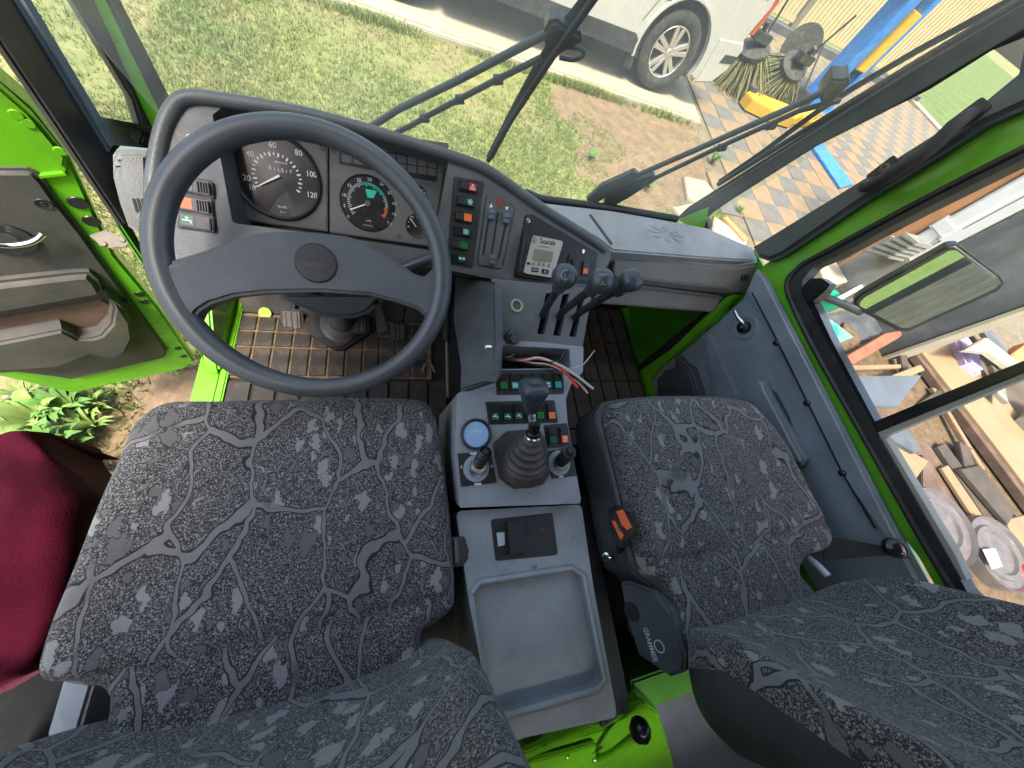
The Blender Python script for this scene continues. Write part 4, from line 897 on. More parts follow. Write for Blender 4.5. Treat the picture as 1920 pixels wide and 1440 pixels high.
rays = [seg2((-.4, y), (-.1, y * .6), .07) for y in (-.3, -.1, .1, .3)] + [seg2((0, -.3), (0, .3), .08), seg2((0, .3), (.28, .12), .08), seg2((0, -.3), (.28, -.12), .08), seg2((.28, .13), (.28, -.13), .08)]
arrows = [[(-.5, 0), (-.25, .22), (-.25, -.22)], seg2((-.26, 0), (-.08, 0), .2), [(.5, 0), (.25, -.22), (.25, .22)], seg2((.26, 0), (.08, 0), .2)]
bars = [seg2((-.3 + .2 * k, -.3), (-.3 + .2 * k, .3), .09) for k in range(4)]
lamp_i = [[(-.3, .3), (.3, .3), (.1, .05), (-.1, .05)], seg2((0, .1), (0, -.35), .1), seg2((-.3, -.35), (.2, -.35), .08)]
sp1 = plate('switch_panel', DF, [(851, 330), (908, 340), (886, 502), (838, 494)], -.01, .004, 'black', dash, .002, rnd=.004)
for p, ln, ic, rb in (((878, 350), 'red', tri, True), ((873, 378), 'green_lens', fan, True), ((869, 407), 'orange', None, True), ((866, 434), 'green_lens', rays, False), ((862, 459), 'green_lens2', None, True), ((858, 484), 'green_lens', arrows, False)):
    rocker(DF, p, .042, .0205, ln, sp1, True, ic, 1, -.02, ribs=rb, h0=.004)
spl = plate('switch_panel', DF, [(340, 330), (396, 336), (405, 435), (330, 428)], -.01, .004, 'black', dash, .002, rnd=.004)
for p, ln, ic, rb in (((364, 349), 'green_lens', None, True), ((363, 384), 'orange', None, True), ((367, 416), 'green_lens', tap, False)):
    rocker(DF, p, .048, .024, ln, spl, True, ic, -1, -.04, ribs=False, h0=.004)
    q = DF.uv(p, .01)
    if rb:
        for k in range(5): plate('grip_rib', DF, rect(q[0] + .004 + k * .0036, q[0] + .0058 + k * .0036, q[1] - .008, q[1] + .008), .008, .0122, 'dash_lower', spl, .0004, uv=True)
sq = plate('blank_switch', DF, [(331, 246), (362, 249), (358, 275), (336, 276)], -.01, .003, 'black_gloss', dash, .001, rnd=.002)
text(DF, DF.uv((352, 254), .004), 'c', .012, 'white_ink', sq, 0, .0038, 'symbol')
# heater sliders
hp = plate('heater_panel', DF, [(912, 362), (968, 385), (942, 506), (893, 498)], -.002, .003, 'dash', dash, .003, rnd=.006)
for a, b in (((917, 405), (906, 478)), ((934, 398), (922, 476)), ((950, 412), (935, 484))):
    q0, q1 = DF.uv(a, .004), DF.uv(b, .004); plate('slot', DF, seg2(q0, q1, .0042), .001, .0036, 'mat_groove', hp, 0, uv=True)
for p in ((922, 401), (950, 409), (924, 486)):
    q = DF.uv(p, .012); s = plate('slider_knob', DF, rect(q[0] - .0065, q[0] + .0065, q[1] - .0095, q[1] + .0095), .003, .014, 'trim_blue', hp, .002, uv=True); plate('knob_ridge', DF, rect(q[0] - .0062, q[0] + .0062, q[1] - .001, q[1] + .001), .0138, .0155, 'knob', s, .0004, uv=True)
polys('symbol', DF, [[DF.uv(p, .004) for p in ((933, 373), (941, 374), (938, 390), (935, 390))]], .0045, 'red', hp)
polys('symbol', DF, [[DF.uv(p, .004) for p in ((917, 389), (924, 389), (921, 381))], [DF.uv(p, .004) for p in ((947, 388), (954, 388), (950, 395))]], .0045, 'white_ink', hp)
for p in ((901, 494), (930, 499), (920, 377), (951, 383)):
    q = DF.uv(p, .004); lathe('screw', DF.pt(*q, .003), DF.n, [(.0042, 0), (.004, .0018), (.002, .002), (0, .0012)], 'steel', hp, 12)
# display panel
bp = plate('display_backplate', DF, [(985, 402), (1000, 402), (1122, 474), (1112, 534), (962, 521)], -.01, .003, 'black', dash, .002, rnd=.006)
for p in ((990, 414), (1093, 471)):
    q = DF.uv(p, .004); lathe('screw', DF.pt(*q, .003), DF.n, [(.0048, 0), (.0045, .002), (.002, .0026), (0, .0018)], 'chrome', bp, 14)
dsp = plate('display_unit', DF, [(984, 431), (1066, 446), (1042, 528), (970, 516)], -.0, .022, 'black', dash, .006, rnd=.014, seg=3)
plate('display_face', DF, [(999, 441), (1057, 452), (1036, 521), (981, 512)], .01, .0226, 'display_face', dsp, .0004, rnd=.007)
plate('display_screen', DF, [(1002, 466), (1038, 472), (1034, 491), (998, 487)], .02, .0236, 'lcd', dsp, .0006, rnd=.003)
h = .0232; dr = -.015
text(DF, DF.uv((1027, 454), h), 'Scarab', .0145, 'dialface', dsp, dr, h, bold=.00015); text(DF, DF.uv((1019, 463), h), 'MC SERIES B1/12', .0040, 'dialface', dsp, dr, h)
q = DF.uv((1001, 450), h); lathe('emblem', DF.pt(*q, .0228), DF.n, [(.0062, 0), (.0062, .0005), (.0054, .0005), (.0054, .0002), (0, .0002)], 'dialface', dsp, 20); lathe('emblem', DF.pt(*q, .0231), DF.n, [(.0052, 0), (0, .0001)], 'display_face', dsp, 20); polys('symbol', DF, [[(q[0], q[1] + .004), (q[0] - .002, q[1] - .001), (q[0], q[1] - .0035), (q[0] + .002, q[1] - .001)]], .0236, 'dialface', dsp)
for p, s in (((1003, 506), 'RESET'), ((1022, 509), 'v')):
    q = DF.uv(p, h); plate('display_button', DF, rect(q[0] - .0085, q[0] + .0085, q[1] - .0048, q[1] + .0048), .02, .0242, 'black', dsp, .001, uv=True, rnd=.002); text(DF, q, s, .0045 if s == 'RESET' else .010, 'white_ink', dsp, 0, .0246)
ic = []
for k, (x, y) in enumerate(((991, 494), (1000, 495), (1010, 496), (1019, 497), (1029, 498))):
    q = DF.uv((x, y), h); ic += [seg2((q[0] - .002, q[1] - .003), (q[0] - .001, q[1] + .003), .0012), seg2((q[0] + .002, q[1] - .003), (q[0] + .001, q[1] + .003), .0012)]
    if k == 0: ic.append([(q[0] - .004, q[1] - .002), (q[0] + .004, q[1] - .002), (q[0] + .004, q[1] + .002), (q[0] - .004, q[1] + .002)])
    else: ic.append(seg2((q[0], q[1] + .004), (DF.uv((1003 + 8 * k, 490), h)), .0006))
polys('symbol', DF, ic, .0234, 'dialface', dsp)
sp3 = plate('switch_panel', DF, [(1068, 477), (1112, 484), (1104, 530), (1058, 521)], 0, .008, 'black', dash, .002, rnd=.003)
rocker(DF, (1078, 500), .0185, .034, None, sp3, False, None, 1, 0, h0=.008); rocker(DF, (1098, 503), .0185, .034, 'orange', sp3, False, None, 1, 0, h0=.008)
# passenger half of the dashboard
pdh = thing('passenger_dashboard', 'pale grey passenger dashboard with glove box below the windscreen', 'dashboard', (.8, .65, .5))
FPT = Fr((.75, .68, .568), (0, -.12, .99), (1, 0, 0))
plate('top_ledge', FPT, [(985, 366), (1015, 378), (1150, 394), (1268, 415), (1325, 426), (1412, 464), (1422, 490), (1300, 482), (1150, 470), (1125, 450)], -.09, 0, 'pass_dash', pdh, .014, seg=3)
FGB = Fr((.75, .605, .53), (0, -.88, .47), (1, 0, 0))
plate('glovebox_face', FGB, [(1147, 482), (1300, 492), (1388, 500), (1420, 494), (1404, 552), (1374, 551), (1150, 524)], -.08, .0, 'glovebox', pdh, .007, seg=2)
plate('glovebox_lid', FGB, [(1152, 490), (1382, 506), (1366, 541), (1150, 516)], -.004, .004, 'glovebox', pdh, .003, rnd=.004)
plate('handle_strip', FGB, [(1150, 521), (1370, 546), (1366, 552), (1150, 528)], .0, .012, 'dash_lower', pdh, .002)
plate('lower_shelf', FGB, [(1112, 540), (1148, 530), (1362, 556), (1338, 588), (1108, 570)], -.12, -.010, 'glovebox', pdh, .010, seg=3)
for k in range(3): plate('vent_slot', FGB, [(1391 + 5 * k, 516), (1394 + 5 * k, 515), (1392 + 5 * k, 526), (1389 + 5 * k, 527)], -.001, .0012, 'mat_groove', pdh, 0)
plate('panel_seam', FPT, [(1104, 402), (1109, 402), (1149, 456), (1146, 460)], -.002, .0012, 'dash_lower', pdh, 0)
S('faded', (.285, .295, .281), .5, var=.15)
fq = FPT.uv((1250, 438)); polys('faded_sticker', FPT, [[(fq[0] + .05 * math.cos(a) * .2, fq[1] + .02 * math.sin(a) * .2), (fq[0] + .062 * math.cos(a - .2), fq[1] + .026 * math.sin(a - .2)), (fq[0] + .07 * math.cos(a), fq[1] + .03 * math.sin(a)), (fq[0] + .06 * math.cos(a + .2), fq[1] + .024 * math.sin(a + .2))] for a in [k * .785 for k in range(8)]], .0012, 'faded', pdh)
# driver side corner vent
cv = thing('corner_vent', 'blue grey corner vent housing between door pillar and dashboard', 'vent', PX(245, 350, -.47))
FV = Fr(PX(245, 350, -.475), (.35, -.62, .70), (1, .3, 0))
plate('vent_housing', FV, [(208, 288), (216, 276), (285, 280), (286, 300), (292, 432), (262, 440), (238, 424), (222, 380), (209, 330)], -.08, 0, 'dash', cv, .012, seg=3)
plate('vent_top', Fr(PX(245, 290, -.475), (.2, -.2, .96), (1, 0, 0)), [(210, 284), (222, 268), (286, 274), (286, 300), (212, 306)], -.03, .004, 'trim_blue', cv, .006)
for k in range(3): plate('vent_slot', FV, [(247 + 8 * k, 372), (252 + 8 * k, 371), (260 + 8 * k, 396), (255 + 8 * k, 399)], -.001, .0012, 'mat_groove', cv, 0, rnd=.002)
# ---- centre stack and console
con = thing('centre_console', 'blue grey moulded centre console with switch rows and oddments tray', 'console', (.23, 0, 0))
op = [(933, 647), (1068, 654), (1070, 690), (935, 692)]
holed('lever_panel', LF, [(922, 522), (960, 526), (1114, 540), (1108, 560), (1092, 652), (928, 636)], [[(1024, 550), (1039, 548), (1021, 627), (1007, 626)], [(1055, 552), (1068, 550), (1051, 630), (1037, 629)], [(1085, 564), (1096, 556), (1080, 632), (1067, 631)]], -.10, 0, 'dash', con, hrnd=.003)
plate('slot_well', LF, [(1000, 545), (1105, 545), (1090, 640), (995, 635)], -.16, -.09, 'mat_groove', con, 0)
body = [(926, 632), (1094, 650), (1093, 697), (1070, 722), (1061, 748), (1064, 790), (1074, 850), (1089, 935), (1088, 944), (862, 952), (853, 850), (855, 800), (857, 738), (882, 727), (914, 713), (924, 697)]
holed('control_panel', KF, body, [op], -.36, 0, 'console', con, rnd=.004, hrnd=.002)
plate('opening_well', KF, [(925, 640), (1075, 640), (1075, 700), (925, 700)], -.14, -.10, 'mat_groove', con, 0)
# left cheek of the stack, dark
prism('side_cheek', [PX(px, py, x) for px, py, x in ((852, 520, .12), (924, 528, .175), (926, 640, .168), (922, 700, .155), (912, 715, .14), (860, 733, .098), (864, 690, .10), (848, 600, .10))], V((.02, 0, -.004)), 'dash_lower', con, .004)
for p in ((878, 580), (886, 653), (911, 650), (891, 669)): q = PX(*p, .13); lathe('screw', q, (-.9, -.2, .35), [(.0035, -.01), (.0035, .001), (0, .002)], 'chrome', con, 10)
# switch rows
def srow(pts, n, specs, fr, w, h, parent=con):
    pn = plate('switch_panel', fr, pts, -.005, .0035, 'black', parent, .0015, rnd=.003)
    for p, ln, ic, rb in specs: rocker(fr, p, w, h, ln, pn, False, ic, 1, 0, ribs=rb, h0=.0035)
srow([(930, 694), (1056, 692), (1058, 738), (932, 740)], 6, [((944, 716), 'green_lens2', None, False), ((965, 716), 'teal_lens', bars, False), ((985, 716), None, None, False), ((1006, 715), None, None, False), ((1026, 715), 'teal_lens', [seg2((-.35, .2), (.35, .2), .1), seg2((-.35, -.2), (.35, -.2), .1)], False), ((1046, 715), 'teal_lens', None, False)], KF, .0225, .042)
srow([(911, 753), (1040, 750), (1047, 792), (917, 796)], 6, [((928, 774), 'green_lens', tap, False), ((951, 774), 'green_lens', tap, False), ((972, 773), 'green_lens', tap, False), ((993, 773), None, None, False), ((1013, 772), 'green_lens2', None, False), ((1034, 772), 'orange', None, True)], KF, .0225, .042)
srow([(1020, 797), (1064, 793), (1072, 837), (1028, 841)], 2, [((1036, 817), 'green_lens', None, True), ((1058, 816), 'orange', lamp_i, True)], KF, .0225, .042)
# hour meter
q = KF.uv((893, 814), .006); hm = lathe('hour_meter', KF.pt(*q, 0), KF.n, [(.031, -.002), (.031, .006), (.028, .009), (.0255, .006), (.0255, .004), (0, .004)], 'black', con, 40)
fh = Fr(KF.pt(*q, .0042), KF.n, KF.u); lathe('dial_face', fh.O, KF.n, [(.0253, 0), (0, .0002)], 'hour_face', hm, 32); text(fh, (.002, .006), '0000175', .0065, 'white_ink', hm, 0, .0006, 'numeral'); text(fh, (.004, -.006), 'h', .006, 'white_ink', hm, 0, .0006)
# tray section
holed('tray_section', TF, [(855, 958), (1090, 946), (1113, 1103), (1158, 1345), (988, 1382), (930, 1395), (880, 1130)], [[(886, 1108), (900, 1093), (1072, 1066), (1092, 1078), (1131, 1272), (1120, 1290), (945, 1340), (920, 1335)]], -.38, 0, 'console', con, rnd=.012, hrnd=.02)
plate('tray_floor', TF, [(870, 1080), (1100, 1050), (1150, 1320), (920, 1370)], -.04, -.022, 'console', con, 0)
tube('tray_rim', [TF.px(p, .0) for p in ((884, 1112), (900, 1091), (1072, 1064), (1094, 1078), (1133, 1272), (1120, 1292), (945, 1342))], .006, 'console', con, 8)
pk = plate('ashtray', TF, [(921, 974), (1036, 961), (1047, 1040), (930, 1052)], -.004, .004, 'black', con, .002, rnd=.006)
plate('ashtray_well', TF, [(927, 985), (946, 982), (953, 1040), (935, 1043)], .002, .0046, 'mat_groove', pk, 0); plate('ashtray_slider', TF, [(950, 979), (984, 975), (992, 1034), (957, 1040)], .003, .016, 'black', pk, .003, rnd=.002)
plate('metal_clip', TF, [(931, 999), (946, 998), (947, 1022), (934, 1025)], .0046, .006, 'white_metal', pk, .0005); q = TF.uv((1017, 993), .005); lathe('rivet', TF.pt(*q, .004), TF.n, [(.002, 0), (.0015, .001), (0, .001)], 'chrome', pk, 8)
text(TF, TF.uv((1002, 1063), .001), 'fof', .010, 'console_side', con, .1, .0008, 'engraving')
# cigarette lighter socket and rubber button
q = LF.uv((969, 573), .004); lk = tag(lathe('power_socket', LF.pt(*q, 0), LF.n, [(.0155, 0), (.0155, .004), (.0135, .006), (.010, .005), (.0095, -.01), (0, -.012)], 'grey_pad', None, 28), 'round power socket with a pale green rim on the centre stack', 'socket'); lk.data.materials[0] = S('socket_rim', (.30, .36, .27), .4, var=.15)
lathe('socket_core', LF.pt(*q, 0), LF.n, [(.0094, 0), (.0094, .001), (.0, .001)], 'boot', lk, 20)
q = LF.uv((965, 629), .02); tag(lathe('push_button', LF.pt(*q, 0), LF.n + V((0, -.3, 0)), [(.016, 0), (.016, .012), (.012, .014), (.012, .026), (.0105, .028), (0, .028)], 'knob', None, 24), 'black round push button below the power socket', 'button')
# ---- hydraulic levers
def lever(basep, knobp, sb, sk, rk, lab, prof=None, icon=None):
    K = PD(*knobp, sk); B = LF.px(basep, -.05); d = (K - B).normalized()
    t = thing('control_lever', lab, 'lever', B, 'hydraulic levers'); md = LF.px((basep[0] + 2, basep[1] - 12), .012)
    E = K - d * rk * .9
    tube('lever_rod', [B, md, (md + E) / 2 + V((0, 0, .008)), E], [.007, .008, .0085, .0085], 'black', t, 10, sub=5)
    lathe('collar', E - d * .016, d, [(0, -.004), (.0135, -.004), (.015, .004), (.014, .016), (.009, .02), (0, .02)], 'knob', t, 20)
    kn = lathe('lever_knob', K, d, prof or [(0, -rk), (rk * .45, -rk * .93), (rk * .72, -rk * .7), (rk * .95, -rk * .3), (rk, .0), (rk * .94, rk * .35), (rk * .75, rk * .66), (rk * .4, rk * .91), (0, rk)], 'knob', t, 28, 60)
    if icon:
        nn = (CAM - K).normalized(); f = Fr(K, (nn + V((0, 0, .25))).normalized(), (1, 0, 0))
        bm = bmesh.new()
        for g in icon:
            vs = []
            for x, y in g:
                x *= rk; y *= rk; vs.append(bm.verts.new(f.pt(x, y, math.sqrt(max(0, rk * rk - x * x - y * y)) + .0006)))
            bm.faces.new(vs)
        from_bm('symbol', bm, 'grey_pad', kn, None)
    return t
ring = [[(.34 * math.cos(a), .34 * math.sin(a)), (.34 * math.cos(a + .42), .34 * math.sin(a + .42)), (.30 * math.cos(a + .42), .30 * math.sin(a + .42)), (.30 * math.cos(a), .30 * math.sin(a))] for a in [k * .42 + 1.2 for k in range(13)]] + [seg2((0, -.45), (0, .05), .045), seg2((0, .34), (0, .5), .04)]
lev = [seg2((-.3, .35), (.25, .35), .04), seg2((-.05, .3), (.05, -.35), .04), seg2((-.2, -.38), (.3, -.38), .04)]
lever((1016, 600), (1058, 519), .73, .60, .0245, 'ball topped control lever nearest the display with a ring symbol', None, ring)
lever((1048, 602), (1127, 527), .73, .605, .0245, 'middle ball topped control lever with a lever symbol', None, lev)
rk = .023
lever((1078, 604), (1180, 528), .73, .62, rk, 'pear shaped control lever closest to the glove box', [(0, -rk * 1.1), (rk * .5, -rk * 1.05), (rk * .7, -rk * .6), (rk * .95, 0), (rk, rk * .3), (rk * .85, rk * .7), (rk * .5, rk * .98), (0, rk * 1.05)])
# ---- gear lever
Bg = KF.px((981, 876), .0); Kg = PD(999, 742, .565); dg = (Kg - Bg).normalized(); Lg = (Kg - Bg).length
gl = thing('gear_lever', 'black gear lever with a square topped knob and bellows boot', 'gear lever', Bg)
plate('boot_base', KF, [(926, 832), (952, 808), (1010, 803), (1024, 822), (1036, 884), (1020, 910), (966, 918), (938, 898)], -.002, .010, 'boot', gl, .005, rnd=.008)
up = KF.n.lerp(dg, .75).normalized()
pr = [(.050, .004), (.048, .014), (.0475, .022), (.045, .030)]
for k in range(5):
    r0 = .046 - .0068 * k; h0 = .030 + .0135 * k; pr += [(r0 - .006, h0 + .001), (r0 - .002, h0 + .005), (r0 - .0005, h0 + .008), (r0 - .003, h0 + .012)]
pr += [(.013, .098), (.011, .112), (0, .112)]
lathe('bellows', Bg, up, pr, 'boot', gl, 36, 70)
tp = Bg + up * .108
tube('stick', [Bg + up * .09, tp, Kg - dg * .02], .0075, 'chrome', gl, 12); lathe('stick_collar', tp, dg, [(.0135, -.006), (.0135, .004), (.011, .006), (.011, .026), (0, .026)], 'black_gloss', gl, 20); lathe('chrome_ring', tp, dg, [(.0138, -.0075), (.015, -.005), (.0138, -.002)], 'chrome', gl, 24)
# knob: squarish section lofted along the stick
fk = Fr(Kg, dg, (1, 0, 0)); bm = bmesh.new(); rings = []
for hh, s, e in ((-.036, .011, 2), (-.03, .0135, 2.2), (-.015, .017, 2.6), (.0, .0215, 3), (.012, .0245, 3.6), (.020, .0245, 3.8), (.0255, .0215, 3.6), (.026, .015, 3), (.0262, .0085, 2), (.0245, .007, 2), (.0245, .0001, 2)):
    rings.append([bm.verts.new(fk.pt(s * math.copysign(abs(math.cos(a)) ** (2 / e), math.cos(a)), s * math.copysign(abs(math.sin(a)) ** (2 / e), math.sin(a)), hh)) for a in [2 * math.pi * k / 28 for k in range(28)]])
for A, B in zip(rings, rings[1:]):
    for k in range(28): bm.faces.new((A[k], A[(k + 1) % 28], B[(k + 1) % 28], B[k]))
from_bm('gear_knob', bm, 'knob', gl, 60)
# ---- joysticks
def joystick(p, top, pts, lab, plate_pts):
    q = KF.px(p, .004); t = thing('joystick', lab, 'joystick', q, 'joysticks beside the gear lever'); T2 = PD(*top, .60); d = (T2 - q).normalized(); L = (T2 - q).length
    pl_ = plate('joystick_plate', KF, plate_pts, -.001, .003, 'black', t, .0008, rnd=.002)
    lathe('pale_ring', q, KF.n, [(.0255, 0), (.0255, .002), (.017, .0025), (0, .0025)], 'grey_pad', t, 36); lathe('chrome_nut', q, KF.n * .6 + d * .4, [(.0175, .001), (.0175, .006), (.0165, .008), (.0165, .014), (.014, .018), (0, .018)], 'chrome', t, 28)
    pf = [(.0135, .014)]
    for k in range(5): pf += [(.0132, .016 + k * .008), (.0115, .020 + k * .008)]
    pf += [(.0105, L - .016), (.0128, L - .014), (.0128, L - .004), (.008, L - .003), (.0075, L + .006), (.006, L + .008), (0, L + .008)]
    lathe('grip', q, d, pf, 'black', t, 24); return t, pl_
j1, p1 = joystick((893, 878), (908, 851), None, 'joystick with chrome nut next to the hour meter', [(858, 850), (920, 848), (932, 905), (865, 913)])
j2, p2 = joystick((1048, 868), (1069, 846), None, 'joystick with chrome nut at the passenger side of the gear lever', [(1024, 846), (1072, 838), (1082, 892), (1036, 898)])
for p, s, pl_ in (((888, 850), 'tuua', j1), ((896, 907), 'tuua', j1), ((865, 876), '?', j1), ((922, 874), 't', j1), ((1046, 846), 'am:', j2), ((1052, 893), 'oo:', j2)): text(KF, KF.uv(p, .003), s, .0075, 'white_ink', pl_, 0, .0036, 'symbol', bold=.0004)
# ---- loose wires out of the radio slot
wr = thing('wire_bundle', 'loose red, white and black wires hanging out of the empty radio slot', 'wires', KF.px((1010, 670), 0))
K_ = lambda px, py, h: KF.px((px, py), h)
for nm, mt, r, pts in (('wire', 'red_wire', .0032, (K_(955, 676, -.07), K_(985, 673, -.01), K_(1020, 674, .012), K_(1045, 686, .020), K_(1066, 705, .024), K_(1083, 727, .022))),
                       ('wire', 'white_wire', .0030, (K_(945, 672, -.08), K_(980, 676, -.012), K_(1010, 671, .012), K_(1048, 684, .026), K_(1080, 704, .034), K_(1112, 729, .034))),
                       ('wire', 'beige_wire', .0022, (K_(950, 668, -.08), K_(990, 679, -.012), K_(1030, 684, .012), K_(1062, 700, .022), K_(1085, 718, .022), K_(1102, 737, .02))),
                       ('wire', 'wire_black', .0026, (K_(960, 684, -.08), K_(1000, 684, -.01), K_(1040, 690, .012), K_(1068, 702, .024), K_(1090, 716, .03), K_(1104, 721, .03))),
                       ('wire', 'white_wire', .0013, (K_(1050, 686, .01), K_(1070, 691, .012), K_(1092, 684, .02), K_(1105, 670, .03), K_(1111, 662, .034))),
                       ('wire', 'wire_black', .0022, (K_(960, 668, -.09), K_(1000, 662, -.06), K_(1040, 668, -.02), K_(1062, 660, .0))),
                       ('wire', 'beige_wire', .0025, (K_(938, 660, -.09), K_(952, 670, -.05), K_(975, 655, -.08))), ('wire', 'red_wire', .0016, (K_(975, 650, -.09), K_(990, 676, -.05), K_(1010, 650, -.08)))):
    tube(nm, pts, r, mt, wr, 8, sub=6)
tube('cable_tie', [K_(1035, 680, .02) + V((.006 * math.cos(a), 0, .006 * math.sin(a))) for a in [k * .628 for k in range(10)]], .0014, 'black', wr, 6, closed=True)
lathe('wire_tip', K_(1111, 662, .034), (.4, .4, .3), [(0, 0), (.002, 0), (.002, .008), (0, .008)], 'orange', wr, 8); tube('connector', [K_(1040, 690, -.02), K_(1060, 658, .004)], .004, 'black_gloss', wr, 8)
# ================================================================== SEATS
def cushion(outl, z, thick, name, parent, cren, seam_y, seamx=None, seed=0):
    pts = [V((p[0], p[1], 0)) for p in outl]; pts = catmull(pts, 5, True); c = V((*cren, 0)); n = len(pts)
    bm = bmesh.new(); prof = [(k / 20 * .90, 0) for k in range(1, 21)] + [(.935, .003), (.965, .009), (.985, .018), (.997, .03), (1.0, .045), (.998, .07), (.99, .1), (.965, thick)]
    def top(p, s):
        zz = .010 * (1 - s * s) + .0035 * mnoise.noise(p * 9 + V((seed, 0, 0))) + .0018 * mnoise.noise(p * 26)
        zz -= .009 * math.exp(-((p.y - seam_y - .02 * p.x) / .006) ** 2)
        if seamx:
            for sx in seamx: zz -= .004 * math.exp(-((p.x - sx) / .006) ** 2)
        zz += .012 * max(0, (abs(p.x - c.x) - .15) / .1)
        return zz
    cen = bm.verts.new(V((c.x, c.y, z + top(c, 0)))); prev = None
    for s, dz in prof:
        ring_ = []
        for p in pts:
            q = c + (p - c) * s; ring_.append(bm.verts.new(V((q.x, q.y, z + (top(q, s) if dz == 0 or dz < .02 else top(q, s) * .4) - dz))))
        for k in range(n):
            j = (k + 1) % n
            if prev is None: bm.faces.new((cen, ring_[k], ring_[j]))
            else: bm.faces.new((prev[k], ring_[k], ring_[j], prev[j]))
        prev = ring_
    return from_bm(name, bm, 'fabric', parent, 80)
def backrest(parent, xc, hw, y0, lean, z0, z1, dep, zround, lowcut, skew=0):
    """closed loft of horizontal sections; the front is cloth, sides and back vinyl"""
    front = bmesh.new(); shell = bmesh.new(); NU, NZ = 36, 34; fr_rows = []; sh_rows = []
    for j in range(NZ + 1):
        z = z0 + (z1 - z0) * j / NZ; t = max(0, (zround - z) / (zround - z0)); tt = max(0, (z - (z1 - .12)) / .12)
        wl = hw * (1 - lowcut * (1 - math.sqrt(max(0, 1 - t * t)))) * (1 - .35 * (1 - math.sqrt(max(0, 1 - tt * tt))))
        yb = y0 - lean * (z - .42); row = []; bul = (1 - t) ** .7
        for i in range(NU + 1):
            u = -1 + 2 * i / NU; yy = yb + .075 * bul * max(0, (abs(u) - .25) / .75) ** 1.7 - (.055 * ((abs(u) - .86) / .14) ** 2 if abs(u) > .86 else 0)
            p = V((xc + u * wl + skew * (z - .42), yy - .05 * (1 - math.sqrt(max(0, 1 - tt * tt))), z)); yy2 = .003 * mnoise.noise(p * 8)
            row.append(p + V((0, yy2, 0)))
        fr_rows.append([front.verts.new(p) for p in row])
        a, b = row[0], row[-1]; sh = []
        for k in range(9):
            s = k / 8; bx_ = b.lerp(V((b.x - .05, b.y - dep, b.z)), s); sh.append(bx_ + V((.022 * math.sin(math.pi * s), 0, 0)))
        for k in range(9):
            s = 1 - k / 8; bx_ = a.lerp(V((a.x + .05, a.y - dep, a.z)), s); sh.append(bx_ - V((.022 * math.sin(math.pi * s), 0, 0)))
        sh_rows.append([shell.verts.new(p) for p in sh])
    for rows, bm in ((fr_rows, front), (sh_rows, shell)):
        for A, B in zip(rows, rows[1:]):
            for k in range(len(A) - 1): bm.faces.new((A[k], A[k + 1], B[k + 1], B[k]))
    for rw in (sh_rows[0], sh_rows[-1]): shell.faces.new(rw)
    from_bm('backrest', front, 'fabric', parent, 80); s = from_bm('back_shell', shell, 'vinyl', parent, 50)
    for a, b in ((fr_rows, None),): pass
    return s
ds = thing('driver_seat', 'grey patterned cloth driver seat behind the steering wheel', 'seat', (-.17, 0, 0), 'cab seats')
dpx = [(315, 756), (420, 750), (540, 747), (660, 744), (770, 748), (806, 762), (824, 810), (836, 890), (847, 1000), (853, 1100), (848, 1140), (815, 1170), (790, 1195)]
lpx = [(205, 1310), (160, 1284), (105, 1276), (88, 1245), (110, 1170), (145, 1080), (195, 950), (240, 845), (262, 795)]
W2 = lambda L_, z: [tuple(PZ(px, py, z).to_2d()) for px, py in L_]
dout = W2(dpx, .40) + [(.03, -.27), (-.06, -.31), (-.26, -.31), (-.35, -.27)] + W2(lpx, .40)
cushion(dout, .42, .13, 'cushion', ds, (-.17, .02), -.125, (-.36, ), 1)
backrest(ds, -.175, .275, -.205, .05, .34, .98, .10, .56, .30)
box('seat_base', (-.17, -.05, .15), (.38, .42, .28), 'black', ds, None, .02)
box('recliner_bracket', PZ(138, 1325, .36), (.035, .09, .012), 'white_metal', ds, Matrix.Rotation(R(-20), 4, 'Z') @ Matrix.Rotation(R(30), 4, 'X'), .004)
ps = thing('passenger_seat', 'grey patterned cloth passenger seat beside the centre console', 'seat', (.66, 0, 0), 'cab seats')
ppx = [(1160, 752), (1230, 744), (1300, 742), (1370, 745), (1405, 760), (1440, 800), (1480, 870), (1520, 950), (1546, 1005), (1540, 1030), (1505, 1048), (1500, 1090)]
plx = [(1262, 1150), (1240, 1100), (1205, 1070), (1185, 1000), (1170, 930), (1150, 850), (1136, 790), (1142, 765)]
pout = W2(ppx, .485) + [(.84, -.28), (.74, -.31), (.56, -.31), (.46, -.27)] + W2(plx, .485)
cushion(pout, .50, .13, 'cushion', ps, (.65, .0), -.135, None, 5)
o = prism('cushion_shell', [V((p[0], p[1], .475)) + V((-.012 if p[0] < .65 else .008, .008 if p[1] > 0 else 0, 0)) for p in [tuple(q.to_2d()) for q in catmull([V((*p, 0)) for p in pout], 4, True)]], V((0, 0, -.11)), 'vinyl', ps, .012, 3)
backrest(ps, .675, .258, -.222, .20, .50, 1.0, .12, .62, .22, .02)
box('seat_base', (.66, -.05, .18), (.40, .42, .32), 'black', ps, None, .02)
